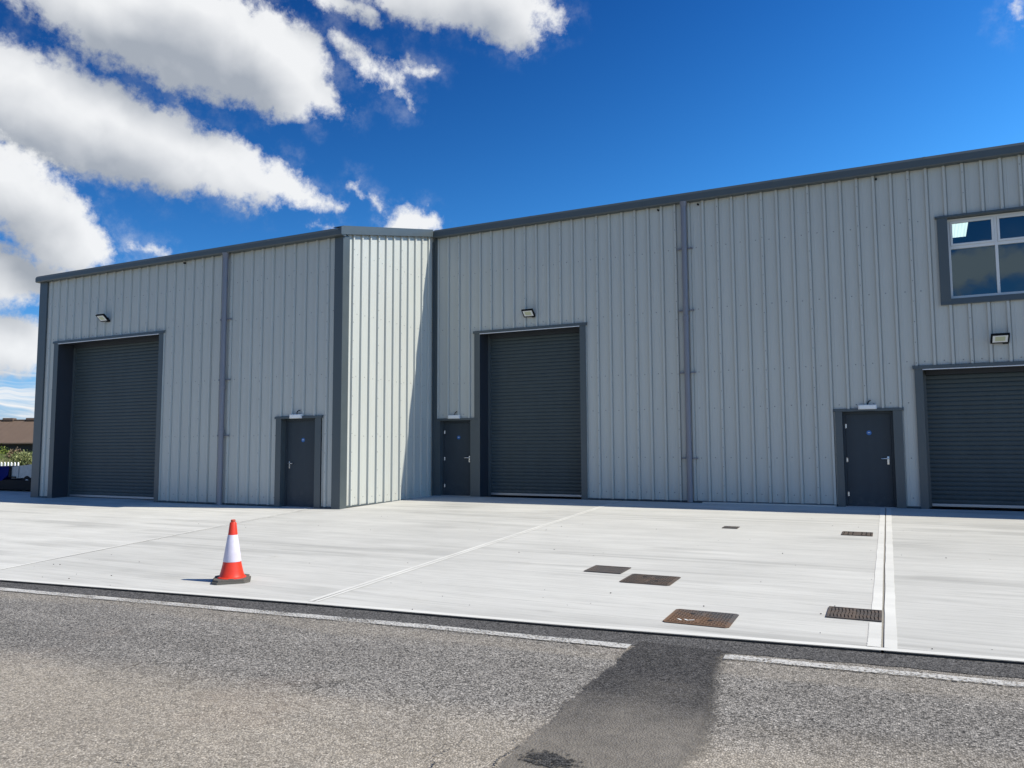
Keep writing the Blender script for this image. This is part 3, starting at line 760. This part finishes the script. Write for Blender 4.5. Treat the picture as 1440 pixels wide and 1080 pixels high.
# ------------------------------------------------------------------ covers and gratings in the slab
def make_iron(name, base, rust, amount):
    m, t = mat(name)
    n = t.noise(t.pos, 7, 6, .7); f = t.noise(t.pos, 60, 4, .7)
    c = t.mix(t.smooth(n, .62-amount*.5, .80-amount*.5), base, rust); c = t.vm('SCALE', c, t.m('MULTIPLY_ADD', f, 1.1, .45))
    setp(t, col=c, rough=.7, metal=.15, spec=.4, normal=t.n('ShaderNodeBump', {'Height': f, 'Strength': .4, 'Distance': .004}).outputs[0]); return m
M['iron'] = make_iron('weathered_iron', (.082, .074, .068), (.12, .088, .068), .25)
M['iron2'] = make_iron('brown_iron', (.076, .066, .058), (.115, .085, .064), .4)
def make_rusty():
    m, t = mat('half_rusted_iron')
    n = t.noise(t.pos, 9, 6, .75); f = t.noise(t.pos, 70, 4, .7)
    sx = t.n('ShaderNodeSeparateXYZ', {0: t.pos}).outputs
    k = t.m('ADD', t.m('MULTIPLY_ADD', sx[0], -1.1, 8.50*1.1), t.m('MULTIPLY_ADD', sx[1], -1.9, -11.66*1.9))
    k = t.m('ADD', k, t.m('MULTIPLY_ADD', n, 2.2, -1.1))
    c = t.mix(t.smooth(k, -.45, .45), (.090, .085, .081), (.155, .093, .056)); c = t.vm('SCALE', c, t.m('MULTIPLY_ADD', f, 1.3, .35))
    setp(t, col=c, rough=.75, metal=.1, spec=.35, normal=t.n('ShaderNodeBump', {'Height': f, 'Strength': .5, 'Distance': .004}).outputs[0]); return m
M['rust'] = make_rusty()
M['pit'] = simple('drain_shaft', (.012, .012, .012), .9)
M['chalk'] = simple('white_chalk_mark', (.7, .68, .64), .8)
def frame_ring(bm, w, h, t_, z1):
    box(bm, -w/2, w/2, -h/2, -h/2+t_, 0, z1, .002); box(bm, -w/2, w/2, h/2-t_, h/2, 0, z1, .002); box(bm, -w/2, -w/2+t_, -h/2+t_, h/2-t_, 0, z1, .002); box(bm, w/2-t_, w/2, -h/2+t_, h/2-t_, 0, z1, .002)
def ground_thing(name, x, y, label, cat, group, rz=0):
    r = empty(name, (x, y, gz(x, y)+.003), label, cat, group, rz); r.rotation_euler = (math.atan(S), 0, rz); return r
def gully(x, y, w, h, label, m='iron', rz=0, pitch=.036):
    r = ground_thing('drain_grate', x, y, label, 'drain cover', 'drain gratings in the forecourt', rz)
    bm = B(); frame_ring(bm, w, h, .026, .010); obj('frame', bm, m, r)
    bm = B(); quad(bm, [(-w/2+.02, -h/2+.02, .001), (w/2-.02, -h/2+.02, .001), (w/2-.02, h/2-.02, .001), (-w/2+.02, h/2-.02, .001)]); obj('shaft', bm, 'pit', r)
    bm = B(); n = max(4, int(w/pitch)); p = (w-.06)/n
    for i in range(n):
        x0 = -w/2+.03+i*p
        for j in range(3):          # staggered bars broken by cross ribs
            y0 = -h/2+.03+(h-.06)*j/3; y1 = y0+(h-.06)/3-.012
            sk = .012*(-1 if j % 2 else 1)
            prism(bm, [(x0+p*.15+sk*.4, y0), (x0+p*.85+sk*.4, y0), (x0+p*.85-sk*.4, y1), (x0+p*.15-sk*.4, y1)], 'z', .002, .009)
    for j in range(1, 3):
        y0 = -h/2+.03+(h-.06)*j/3-.012; box(bm, -w/2+.027, w/2-.027, y0-.004, y0+.014, .002, .0085)
    box(bm, -.012, .012, -h/2+.027, h/2-.027, .002, .0095)
    obj('grate', bm, m, r); return r
def manhole(x, y, w, h, label, m, mark=False):
    r = ground_thing('manhole_cover', x, y, label, 'manhole cover', 'manhole covers in the forecourt')
    c = .03
    bm = B(); oct_ = [(w/2-c, -h/2), (w/2, -h/2+c), (w/2, h/2-c), (w/2-c, h/2), (-w/2+c, h/2), (-w/2, h/2-c), (-w/2, -h/2+c), (-w/2+c, -h/2)]
    prism(bm, oct_, 'z', 0, .006); obj('frame', bm, m, r)
    bm = B(); box(bm, -w/2+.028, w/2-.028, -h/2+.028, h/2-.028, .0055, .009, .001)
    nx, ny = 17, 15
    for i in range(nx):
        for j in range(ny):
            cx = -w/2+.05+(w-.10)*i/(nx-1); cy = -h/2+.05+(h-.10)*j/(ny-1); k = .012; q = .006
            if (i+j) % 2: k, q = q, k
            if abs(cx) < .03 and abs(cy) > .09 and abs(cy) < .17: continue
            box(bm, cx-k, cx+k, cy-q, cy+q, .0085, .0125)
    cv = obj('cover', bm, m, r)
    for s in (-1, 1):
        bm = B(); tube(bm, [(s*.10, s*-.10, .0095), (s*.10, s*-.10, .0132)], .022, 14); obj('key_hole', bm, 'pit', cv)
    if mark:
        bm = B(); 
        for p in (((-.19, -.16), (-.15, -.20), (-.135, -.19), (-.175, -.145)), ((-.13, -.15), (-.09, -.19), (-.075, -.18), (-.115, -.14)), ((-.085, -.185), (-.03, -.15), (-.035, -.135), (-.09, -.17))): quad(bm, [(a_, b_, .0142) for a_, b_ in p])
        obj('chalk_mark', bm, 'chalk', cv)
    return r
gully(6.84, -9.60, .48, .45, 'square iron drain grate just left of the plain brown manhole cover', 'iron')
manhole(7.52, -10.04, .60, .56, 'brown iron manhole cover in the middle of the forecourt, no paint mark', 'iron2')
manhole(8.475, -11.69, .60, .56, 'rusty orange manhole cover with a white mark, nearest the road', 'rust', True)
gully(9.755, -10.98, .47, .46, 'iron drain grate touching the slab joint, near the road', 'iron2')
gully(7.50, -4.74, .27, .27, 'smallest iron drain grate, far back on the forecourt near the wall', 'iron')
gully(9.585, -4.90, .47, .46, 'iron drain grate in front of the door, near the building and the slab joint', 'iron2', pitch=.075)

# ------------------------------------------------------------------ beyond the left end of the building
tr = empty('trailer', (-17.25, -2.0, gz(0, -2.0)), 'blue works trailer with a grey end sheet, beyond the left corner of the building', 'trailer')
bm = B(); prism(bm, [(-2.6, .36), (-.35, .34), (-.02, .52), (.06, .80), (.02, .84), (-2.6, .80)], 'y', -.75, .75)
for x in (-2.0, -1.3, -.6): box(bm, x-.03, x+.03, -.79, -.751, .36, .80, .006)
box(bm, -2.6, .05, -.80, -.752, .795, .845, .008); obj('body', bm, 'bluepaint', tr)
bm = B(); box(bm, -2.6, 2.2, -.62, -.54, .22, .33, .01); box(bm, -2.6, 2.2, .54, .62, .22, .33, .01); box(bm, -.5, 2.2, -.7, .7, .30, .38); 
for x in (-2., -.7, .6, 2.1): box(bm, x-.04, x+.04, -.54, .54, .2, .3)
box(bm, -2.5, 2.2, -.74, -.66, .03, .37, .02); box(bm, -2.5, 2.2, .55, .66, .03, .37, .02)
obj('chassis', bm, 'black', tr)
bm = B(); 
prism(bm, [(.14, .42), (2.2, .50), (2.2, .99), (.10, .82)], 'y', -.70, -.66); box(bm, .5, .53, -.715, -.705, .45, .84); box(bm, 1.3, 1.33, -.715, -.705, .47, .90)
o = obj('sheet', bm, 'galv', tr)
bm = B(); box(bm, .02, .13, -.74, -.68, .46, .84, .01); box(bm, .13, .40, -.73, -.702, .44, .49, .01); obj('latch', bm, 'rubber', tr)
bm = B(); tube(bm, [(-.55, -.81, .74), (-.55, -.835, .74)], .05, 14); obj('reflector', bm, 'white_pl', tr)
for x in (-1.6, -.75, 1.0):
    for y in (-.62, .62):
        bm = B(); tube(bm, [(x, y-.09, .27), (x, y-.07, .27), (x, y+.07, .27), (x, y+.09, .27)], [.23, .27, .27, .23], 22); wv = obj('wheel', bm, 'rubber', tr, smooth=True)
        bm = B(); tube(bm, [(x, y-.095, .27), (x, y-.088, .27)], [.12, .14], 16); obj('rim', bm, 'alu', wv)
# white pickets behind the trailer
pk = empty('picket_fence', (-29.9, 4.2, 0), 'low white picket fence whose tops show above the blue trailer', 'fence')
bm = B()
for i in range(14):
    x = i*.27-1.75; prism(bm, [(x-.045, .0), (x+.045, .0), (x+.045, .70), (x, .76), (x-.045, .70)], 'y', -.02, .02)
o = obj('pickets', bm, 'picket', pk)
bm = B(); box(bm, -1.8, 1.8, .021, .055, .2, .28); box(bm, -1.8, 1.8, .021, .055, .45, .53); obj('rail', bm, 'darkwood', pk)
# low brown-roofed shed far off
sh = empty('shed', (-112, 53, 0), 'long low shed with a plain brown pitched roof, far beyond the bushes', 'shed', rz=math.radians(28))
bm = B(); quad(bm, [(-40, -7, 2.35), (40, -7, 2.35), (40, 0, 5.9), (-40, 0, 5.9)]); quad(bm, [(-40, 0, 5.9), (40, 0, 5.9), (40, 7, 2.35), (-40, 7, 2.35)])
for i in range(81): 
    x = -40+i; quad(bm, [(x-.04, -7, 2.38), (x+.04, -7, 2.38), (x+.04, 0, 5.93), (x-.04, 0, 5.93)])
box(bm, -40, 40, -7.02, -6.9, 2.2, 2.38); box(bm, -40, 40, -.25, .25, 5.85, 6.02)
rf = obj('roof', bm, 'brownroof', sh)
bm = B()
for x in (-18, -9, -3.5, .5, 4, 13, 24):
    bm = B(); box(bm, x-.8, x+.8, -.5, .5, 5.8, 6.25, .1); obj('ridge_vent', bm, 'brownroof', rf)
bm = B(); box(bm, -39.5, 39.5, -6.3, 6.3, -.2, 2.4)
obj('wall', bm, 'darkwood', sh)

# bushes and rough bank
def make_leaf(name, a, b):
    m, t = mat(name)
    r = t.n('ShaderNodeNewGeometry').outputs['Random Per Island']
    c = t.mix(r, a, b); c = t.vm('SCALE', c, t.m('MULTIPLY_ADD', t.noise(t.pos, 1.2, 3), .8, .6))
    setp(t, col=c, rough=.7, spec=.2); return m
M['leaf1'] = make_leaf('bright_leaf', (.08, .12, .02), (.20, .235, .05))
M['leaf2'] = make_leaf('dry_bramble', (.13, .10, .045), (.33, .23, .16))
M['leaf3'] = make_leaf('pale_leaf', (.13, .155, .05), (.30, .31, .14))
M['bark'] = simple('bark', (.07, .05, .035), .9, var=.3)
def bush(x, y, w, h, leaf, label, seed, n=2600):
    rr = random.Random(seed); r = empty('bush', (x, y, -.2), label, 'bush', 'bushes on the rough bank')
    bm = B(); cl = [(rr.uniform(-.75, .75)*w, rr.uniform(-.6, .6)*w*.6, rr.uniform(.25, .8)*h, rr.uniform(.25, .42)*min(w, h*1.1)) for _ in range(11)]
    for i in range(n):
        c = rr.choice(cl); d = Vector((rr.gauss(0, 1), rr.gauss(0, 1), rr.gauss(0, 1))).normalized()*c[3]*(rr.random()**.4)*rr.uniform(.8, 1.25)
        p = Vector(c[:3])+d
        if p.z < .02: continue
        s = rr.uniform(.05, .11); u = Vector((rr.gauss(0, 1), rr.gauss(0, 1), rr.gauss(0, 1))).normalized(); v = u.orthogonal().normalized()
        f = bm.faces.new([bm.verts.new(q) for q in (p-u*s, p+v*s*.5, p+u*s, p-v*s*.5)])
    obj('foliage', bm, leaf, r)
    bm = B()
    for k in range(5):
        c = cl[k]; tube(bm, [(c[0]*.2, c[1]*.2, 0), (c[0]*.6, c[1]*.6, c[2]*.5), (c[0], c[1], c[2])], [.05, .035, .012], 6)
    obj('stem', bm, 'bark', r)
BS = [(-62.6, 22.5, 1.5, 1.9, 'leaf3', 'pale green bush at the left frame edge, below the brown shed roof'),
      (-60.2, 23.2, 1.3, 1.8, 'leaf2', 'brownish dry bramble in the middle of the rough bank'),
      (-57.4, 24.6, 1.5, 2.05, 'leaf1', 'bright green bush against the left corner of the building'),
      (-54.4, 17.4, 1.6, 1.25, 'leaf1', 'low green bush in front, just above the white pickets'),
      (-51.4, 19.2, 1.5, 1.3, 'leaf3', 'low pale bush in front, beside the building corner'),
      (-66.0, 25.0, 1.8, 1.9, 'leaf1', 'green bush outside the left frame edge')]
for i, b in enumerate(BS): bush(*b, seed=40+i)
bm = B(); rr = random.Random(5); nx, ny = 50, 10; G = {}
for i in range(nx+1):
    for j in range(ny+1):
        f = j/ny; hh = 1.05*math.sin(math.pi*f)**.8*(.8+.3*math.sin(i*.9)+.2*rr.random())
        u = -35+70*i/nx; v = -5+10*f
        a = math.radians(28); G[i, j] = bm.verts.new((-60+u*math.cos(a)-v*math.sin(a), 24+u*math.sin(a)+v*math.cos(a), hh-.22))
for i in range(nx):
    for j in range(ny): bm.faces.new((G[i, j], G[i+1, j], G[i+1, j+1], G[i, j+1]))
struct('earth_bank', bm, 'field', smooth=True)
bm = B()
for i in range(9000):
    u = rr.uniform(-35, 35); f = rr.random(); v = -5+10*f; a = math.radians(28)
    x, y = -60+u*math.cos(a)-v*math.sin(a), 24+u*math.sin(a)+v*math.cos(a); z = 1.0*math.sin(math.pi*f)**.8*.85-.2
    s = rr.uniform(.15, .4); d = rr.uniform(0, 6.28); k = .03
    bm.faces.new([bm.verts.new(q) for q in ((x-k*math.cos(d), y-k*math.sin(d), z-.1), (x+k*math.cos(d), y+k*math.sin(d), z-.1), (x+rr.uniform(-.1, .1), y+rr.uniform(-.1, .1), z+s))])
tag(obj('rough_grass', bm, 'leaf3'), 'rough grass and weeds growing over the bank beyond the trailer', 'grass', kind='stuff')

# ------------------------------------------------------------------ light and sky
TO_SUN = Vector((.89, .195, 1.0)).normalized()
sun = bpy.data.lights.new('sun', 'SUN'); sun.energy = 5.0; sun.angle = math.radians(.53); sun.color = (1., .94, .81)
so = bpy.data.objects.new('sun', sun); C.objects.link(so); so.rotation_euler = (-TO_SUN).to_track_quat('-Z', 'Y').to_euler(); so.location = TO_SUN*60

world = bpy.data.worlds.new('World'); bpy.context.scene.world = world; world.use_nodes = True
CAPS = [(-29.48,28.22,-22.08,27.39,2.39,4.15),(-22.12,27.18,-15.36,25.98,4.15,3.19),(-15.36,25.98,-12.64,24.28,2.92,1.06),(-12.64,24.28,-11.26,23.62,1.06,0.32),
(-34.23,21.6,-28.96,21.2,3.7,3.9),(-28.96,21.2,-23.09,19.9,3.9,3.2),(-23.09,19.9,-16.97,18.6,3.2,2.1),(-16.97,18.6,-12.32,17.58,2.1,0.6),
(-34.43,16.41,-30.90,15.57,3.19,2.92),(-31.31,15.29,-29.37,13.39,2.92,2.55),(-34.26,11.24,-30.91,11.20,2.66,1.59),(-34.85,6.65,-32.26,6.84,2.39,2.02),
(-8.31,32.46,0.08,31.13,2.39,3.19),(0.08,31.35,2.70,30.66,2.76,1.49),(-12.99,30.93,-9.41,30.29,0.85,1.33),(-11.30,27.84,-8.78,26.10,0.75,1.15),(-8.78,26.10,-7.21,24.04,1.0,0.35),
(-7.37,27.10,-5.60,26.47,0.60,0.38),(-8.53,15.93,-5.70,15.91,1.1,1.25),(-7.64,16.46,-6.62,16.49,1.15,1.15),(-14.29,15.72,-13.01,15.81,0.37,0.48),
(-11.15,19.26,-10.51,18.18,0.32,0.27),(-9.76,18.17,-9.19,17.40,0.27,0.16),(30.92,25.87,31.34,25.17,0.32,0.2),(-26.10,13.33,-23.96,13.27,0.43,0.33)]
FRONT = CAPS[8:12]+CAPS[18:20]; BACK = [c for c in CAPS if c not in FRONT]
def cloud_group(name, caps, behind):
    grp = bpy.data.node_groups.new(name, 'ShaderNodeTree')
    grp.interface.new_socket('Dir', in_out='INPUT', socket_type='NodeSocketVector'); grp.interface.new_socket('Density', in_out='OUTPUT', socket_type='NodeSocketFloat'); grp.interface.new_socket('Body', in_out='OUTPUT', socket_type='NodeSocketFloat')
    t = NT(grp); gi = t.n('NodeGroupInput'); go = t.n('NodeGroupOutput'); dirv = gi.outputs[0]
    # billows: the outline is pushed about by turbulence of several sizes
    warp = t.vm('SCALE', t.vm('SUBTRACT', t.noise(dirv, 8, 3, .5, out=1), (.5, .5, .5)), .055)
    dw = t.vm('NORMALIZE', t.vm('ADD', dirv, warp))
    X_, Y_, Z_ = t.n('ShaderNodeSeparateXYZ', {0: dw}).outputs
    el = t.m('ARCSINE', Z_); eld = t.m('MULTIPLY', el, 57.29578); az = t.m('ARCTAN2', X_, Y_)
    p = t.n('ShaderNodeCombineXYZ', {0: t.m('MULTIPLY', t.m('MULTIPLY_ADD', az, 57.29578, 26.), t.m('COSINE', el)), 1: eld}).outputs[0]
    def capsule(p, x0, y0, x1, y1, ra, rb):
        ba = Vector((x1-x0, y1-y0, 0)); pa = t.vm('SUBTRACT', p, (x0, y0, 0))
        h = t.m('MULTIPLY', t.vm('DOT_PRODUCT', pa, tuple(ba/ba.length_squared), out=1), 1., clamp=True)
        d = t.vm('LENGTH', t.vm('SUBTRACT', pa, t.vm('SCALE', tuple(ba), h)), out=1)
        return t.m('SUBTRACT', t.m('MULTIPLY_ADD', h, rb-ra, ra), d)
    best = None
    def join(v):
        nonlocal best
        best = v if best is None else t.n('ShaderNodeMath', {0: best, 1: v, 2: .55}, operation='SMOOTH_MAX').outputs[0]
    for c in caps: join(capsule(p, *c))
    if behind:      # seen only in the window glass
        p2 = t.n('ShaderNodeCombineXYZ', {0: t.m('MULTIPLY', t.m('ARCTAN2', X_, t.m('MULTIPLY', Y_, -1.)), 57.29578), 1: eld}).outputs[0]
        for c in ((-40, 11.6, 9, 11.0, 2.4, 1.5), (9, 10.6, 30, 9.3, 1.5, 2.4), (-70, 32, -40, 36, 5, 7), (30, 40, 62, 34, 5, 8)): join(capsule(p2, *c))
    f1 = t.noise(dirv, 15, 9, .63, .2); f2 = t.noise(dirv, 70, 7, .66)
    amp = t.smooth(best, -1.0, 2.2, 2.0, 5.0)
    tot = t.m('ADD', best, t.m('MULTIPLY', t.m('SUBTRACT', f1, .5), amp))
    tot = t.m('ADD', tot, t.m('MULTIPLY_ADD', f2, 2.0, -1.0))
    if behind:      # thin layers low over the horizon
        low = t.noise(t.n('ShaderNodeCombineXYZ', {0: t.m('MULTIPLY', az, 5.), 1: t.m('MULTIPLY', eld, 1.15)}).outputs[0], 1, 7, .62, .5)
        lw = t.m('MULTIPLY', t.smooth(eld, 7.0, 4.0), t.smooth(eld, -.5, 1.5)); low = t.m('MULTIPLY_ADD', t.m('SUBTRACT', low, .40), 7., t.m('MULTIPLY_ADD', lw, 4., -4.))
        tot = t.m('MAXIMUM', tot, low)
    t.set(go.inputs[0], tot); t.set(go.inputs[1], best)
    return grp
G_BACK = cloud_group('cloud_bank', BACK, True); G_FRONT = cloud_group('cloud_bank_low', FRONT, False)

t = NT(world.node_tree)
wo = t.n('ShaderNodeOutputWorld')
D_ = t.n('ShaderNodeTexCoord').outputs['Generated']
sky = t.n('ShaderNodeTexSky', sky_type='NISHITA'); sky.sun_disc = False
sky.sun_elevation = math.asin(TO_SUN.z); sky.sun_rotation = math.atan2(TO_SUN.x, TO_SUN.y); sky.altitude = 100; sky.air_density = 1.0; sky.dust_density = .35; sky.ozone_density = 3.2
off = Vector((.89, .185, 1.5)).normalized()*.050
def cf(g_, v):
    g = t.n('ShaderNodeGroup'); g.node_tree = g_; t.set(g.inputs[0], v); return g.outputs
up = t.vm('NORMALIZE', t.vm('ADD', D_, tuple(off)))
relief = t.m('MULTIPLY', t.m('SUBTRACT', t.noise(D_, 17, 4, .5, .2), t.noise(t.vm('ADD', D_, tuple(off*.3)), 17, 4, .5, .2)), 5.)
relief = t.m('MULTIPLY', t.m('MINIMUM', t.m('MAXIMUM', relief, -1.), 1.), .13)
soft = t.m('MULTIPLY_ADD', t.noise(D_, 7, 3, .5), 3.0, -1.5)
def layer(g_):
    d = cf(g_, D_)[0]; body = cf(g_, up)[1]
    lit = t.m('ADD', t.smooth(t.m('ADD', body, soft), 3.0, -.9), relief, clamp=True)
    veil = t.m('MULTIPLY', t.smooth(d, -1.5, .2), t.smooth(t.noise(t.vm('ADD', D_, (3., 0, 0)), 26, 6, .65), .42, .75))
    return t.m('MAXIMUM', t.smooth(d, -.15, 1.1), t.m('MULTIPLY', veil, .20)), lit
SKY = .10
# clearer, deeper air away from the sun than the stock sky gives
ds = t.n('ShaderNodeSeparateXYZ', {0: D_}).outputs
hl = t.m('SQRT', t.m('ADD', t.m('ADD', t.m('MULTIPLY', ds[0], ds[0]), t.m('MULTIPLY', ds[1], ds[1])), 1e-6))
hh = t.m('DIVIDE', t.m('ADD', t.m('MULTIPLY', ds[0], .979), t.m('MULTIPLY', ds[1], .203)), hl)
hh = t.m('MINIMUM', t.m('MAXIMUM', hh, -.75), .5)
ed = t.m('MINIMUM', t.m('MAXIMUM', t.m('MULTIPLY', t.m('ARCSINE', ds[2]), 57.29578), 0.), 35.)
ex = t.m('EXPONENT', t.m('MULTIPLY', ed, -1/6))
ch = [t.m('EXPONENT', t.m('ADD', t.m('MULTIPLY_ADD', hh, b, a-math.log(SKY)-.263), t.m('MULTIPLY_ADD', ed, c/10, t.m('MULTIPLY', ex, d)))) for a, b, c, d in ((-2.183, 1.084, -.702, .571), (-1.534, .853, -.393, -.346), (-1.389, .656, -.214, -.253))]
gain = t.n('ShaderNodeCombineXYZ', {0: ch[0], 1: ch[1], 2: ch[2]}).outputs[0]
skyc = t.vm('MULTIPLY', sky.outputs[0], gain)
col = skyc
for g_, lo, hi in ((G_BACK, (.30, .33, .375), (.70, .71, .72)), (G_FRONT, (.29, .315, .35), (.70, .71, .72))):
    cv, lit = layer(g_)
    col = t.mix(t.m('MULTIPLY', cv, .97), col, t.vm('SCALE', t.mix(lit, lo, hi), 1/SKY))
bgn = t.n('ShaderNodeBackground', {'Color': col, 'Strength': SKY})
t.set(wo.inputs[0], bgn.outputs[0])

# ------------------------------------------------------------------ camera
cam = bpy.data.cameras.new('camera'); co = bpy.data.objects.new('camera', cam); C.objects.link(co)
R3 = Matrix(((0.8982665632554739, 0.43942788562036106, -0.004507180539822267), (0.040330489611563006, -0.07222071512876048, 0.9965729375785708), (0.43759642702482304, -0.8953699244700535, -0.08259579535060736))).transposed()
co.matrix_world = Matrix.Translation((10.1056555, -19.02950323, 1.36483692)) @ R3.to_4x4()
cam.sensor_width = 36; cam.lens = 1077.938/1440*36; cam.clip_end = 6000; cam.clip_start = .05
bpy.context.scene.camera = co
sc = bpy.context.scene
sc.view_settings.view_transform = 'Standard'; sc.view_settings.look = 'None'; sc.view_settings.exposure = .38; sc.view_settings.gamma = 1
sc.cycles.max_bounces = 8; sc.cycles.diffuse_bounces = 5; sc.cycles.transparent_max_bounces = 12
sc.cycles.use_denoising = True
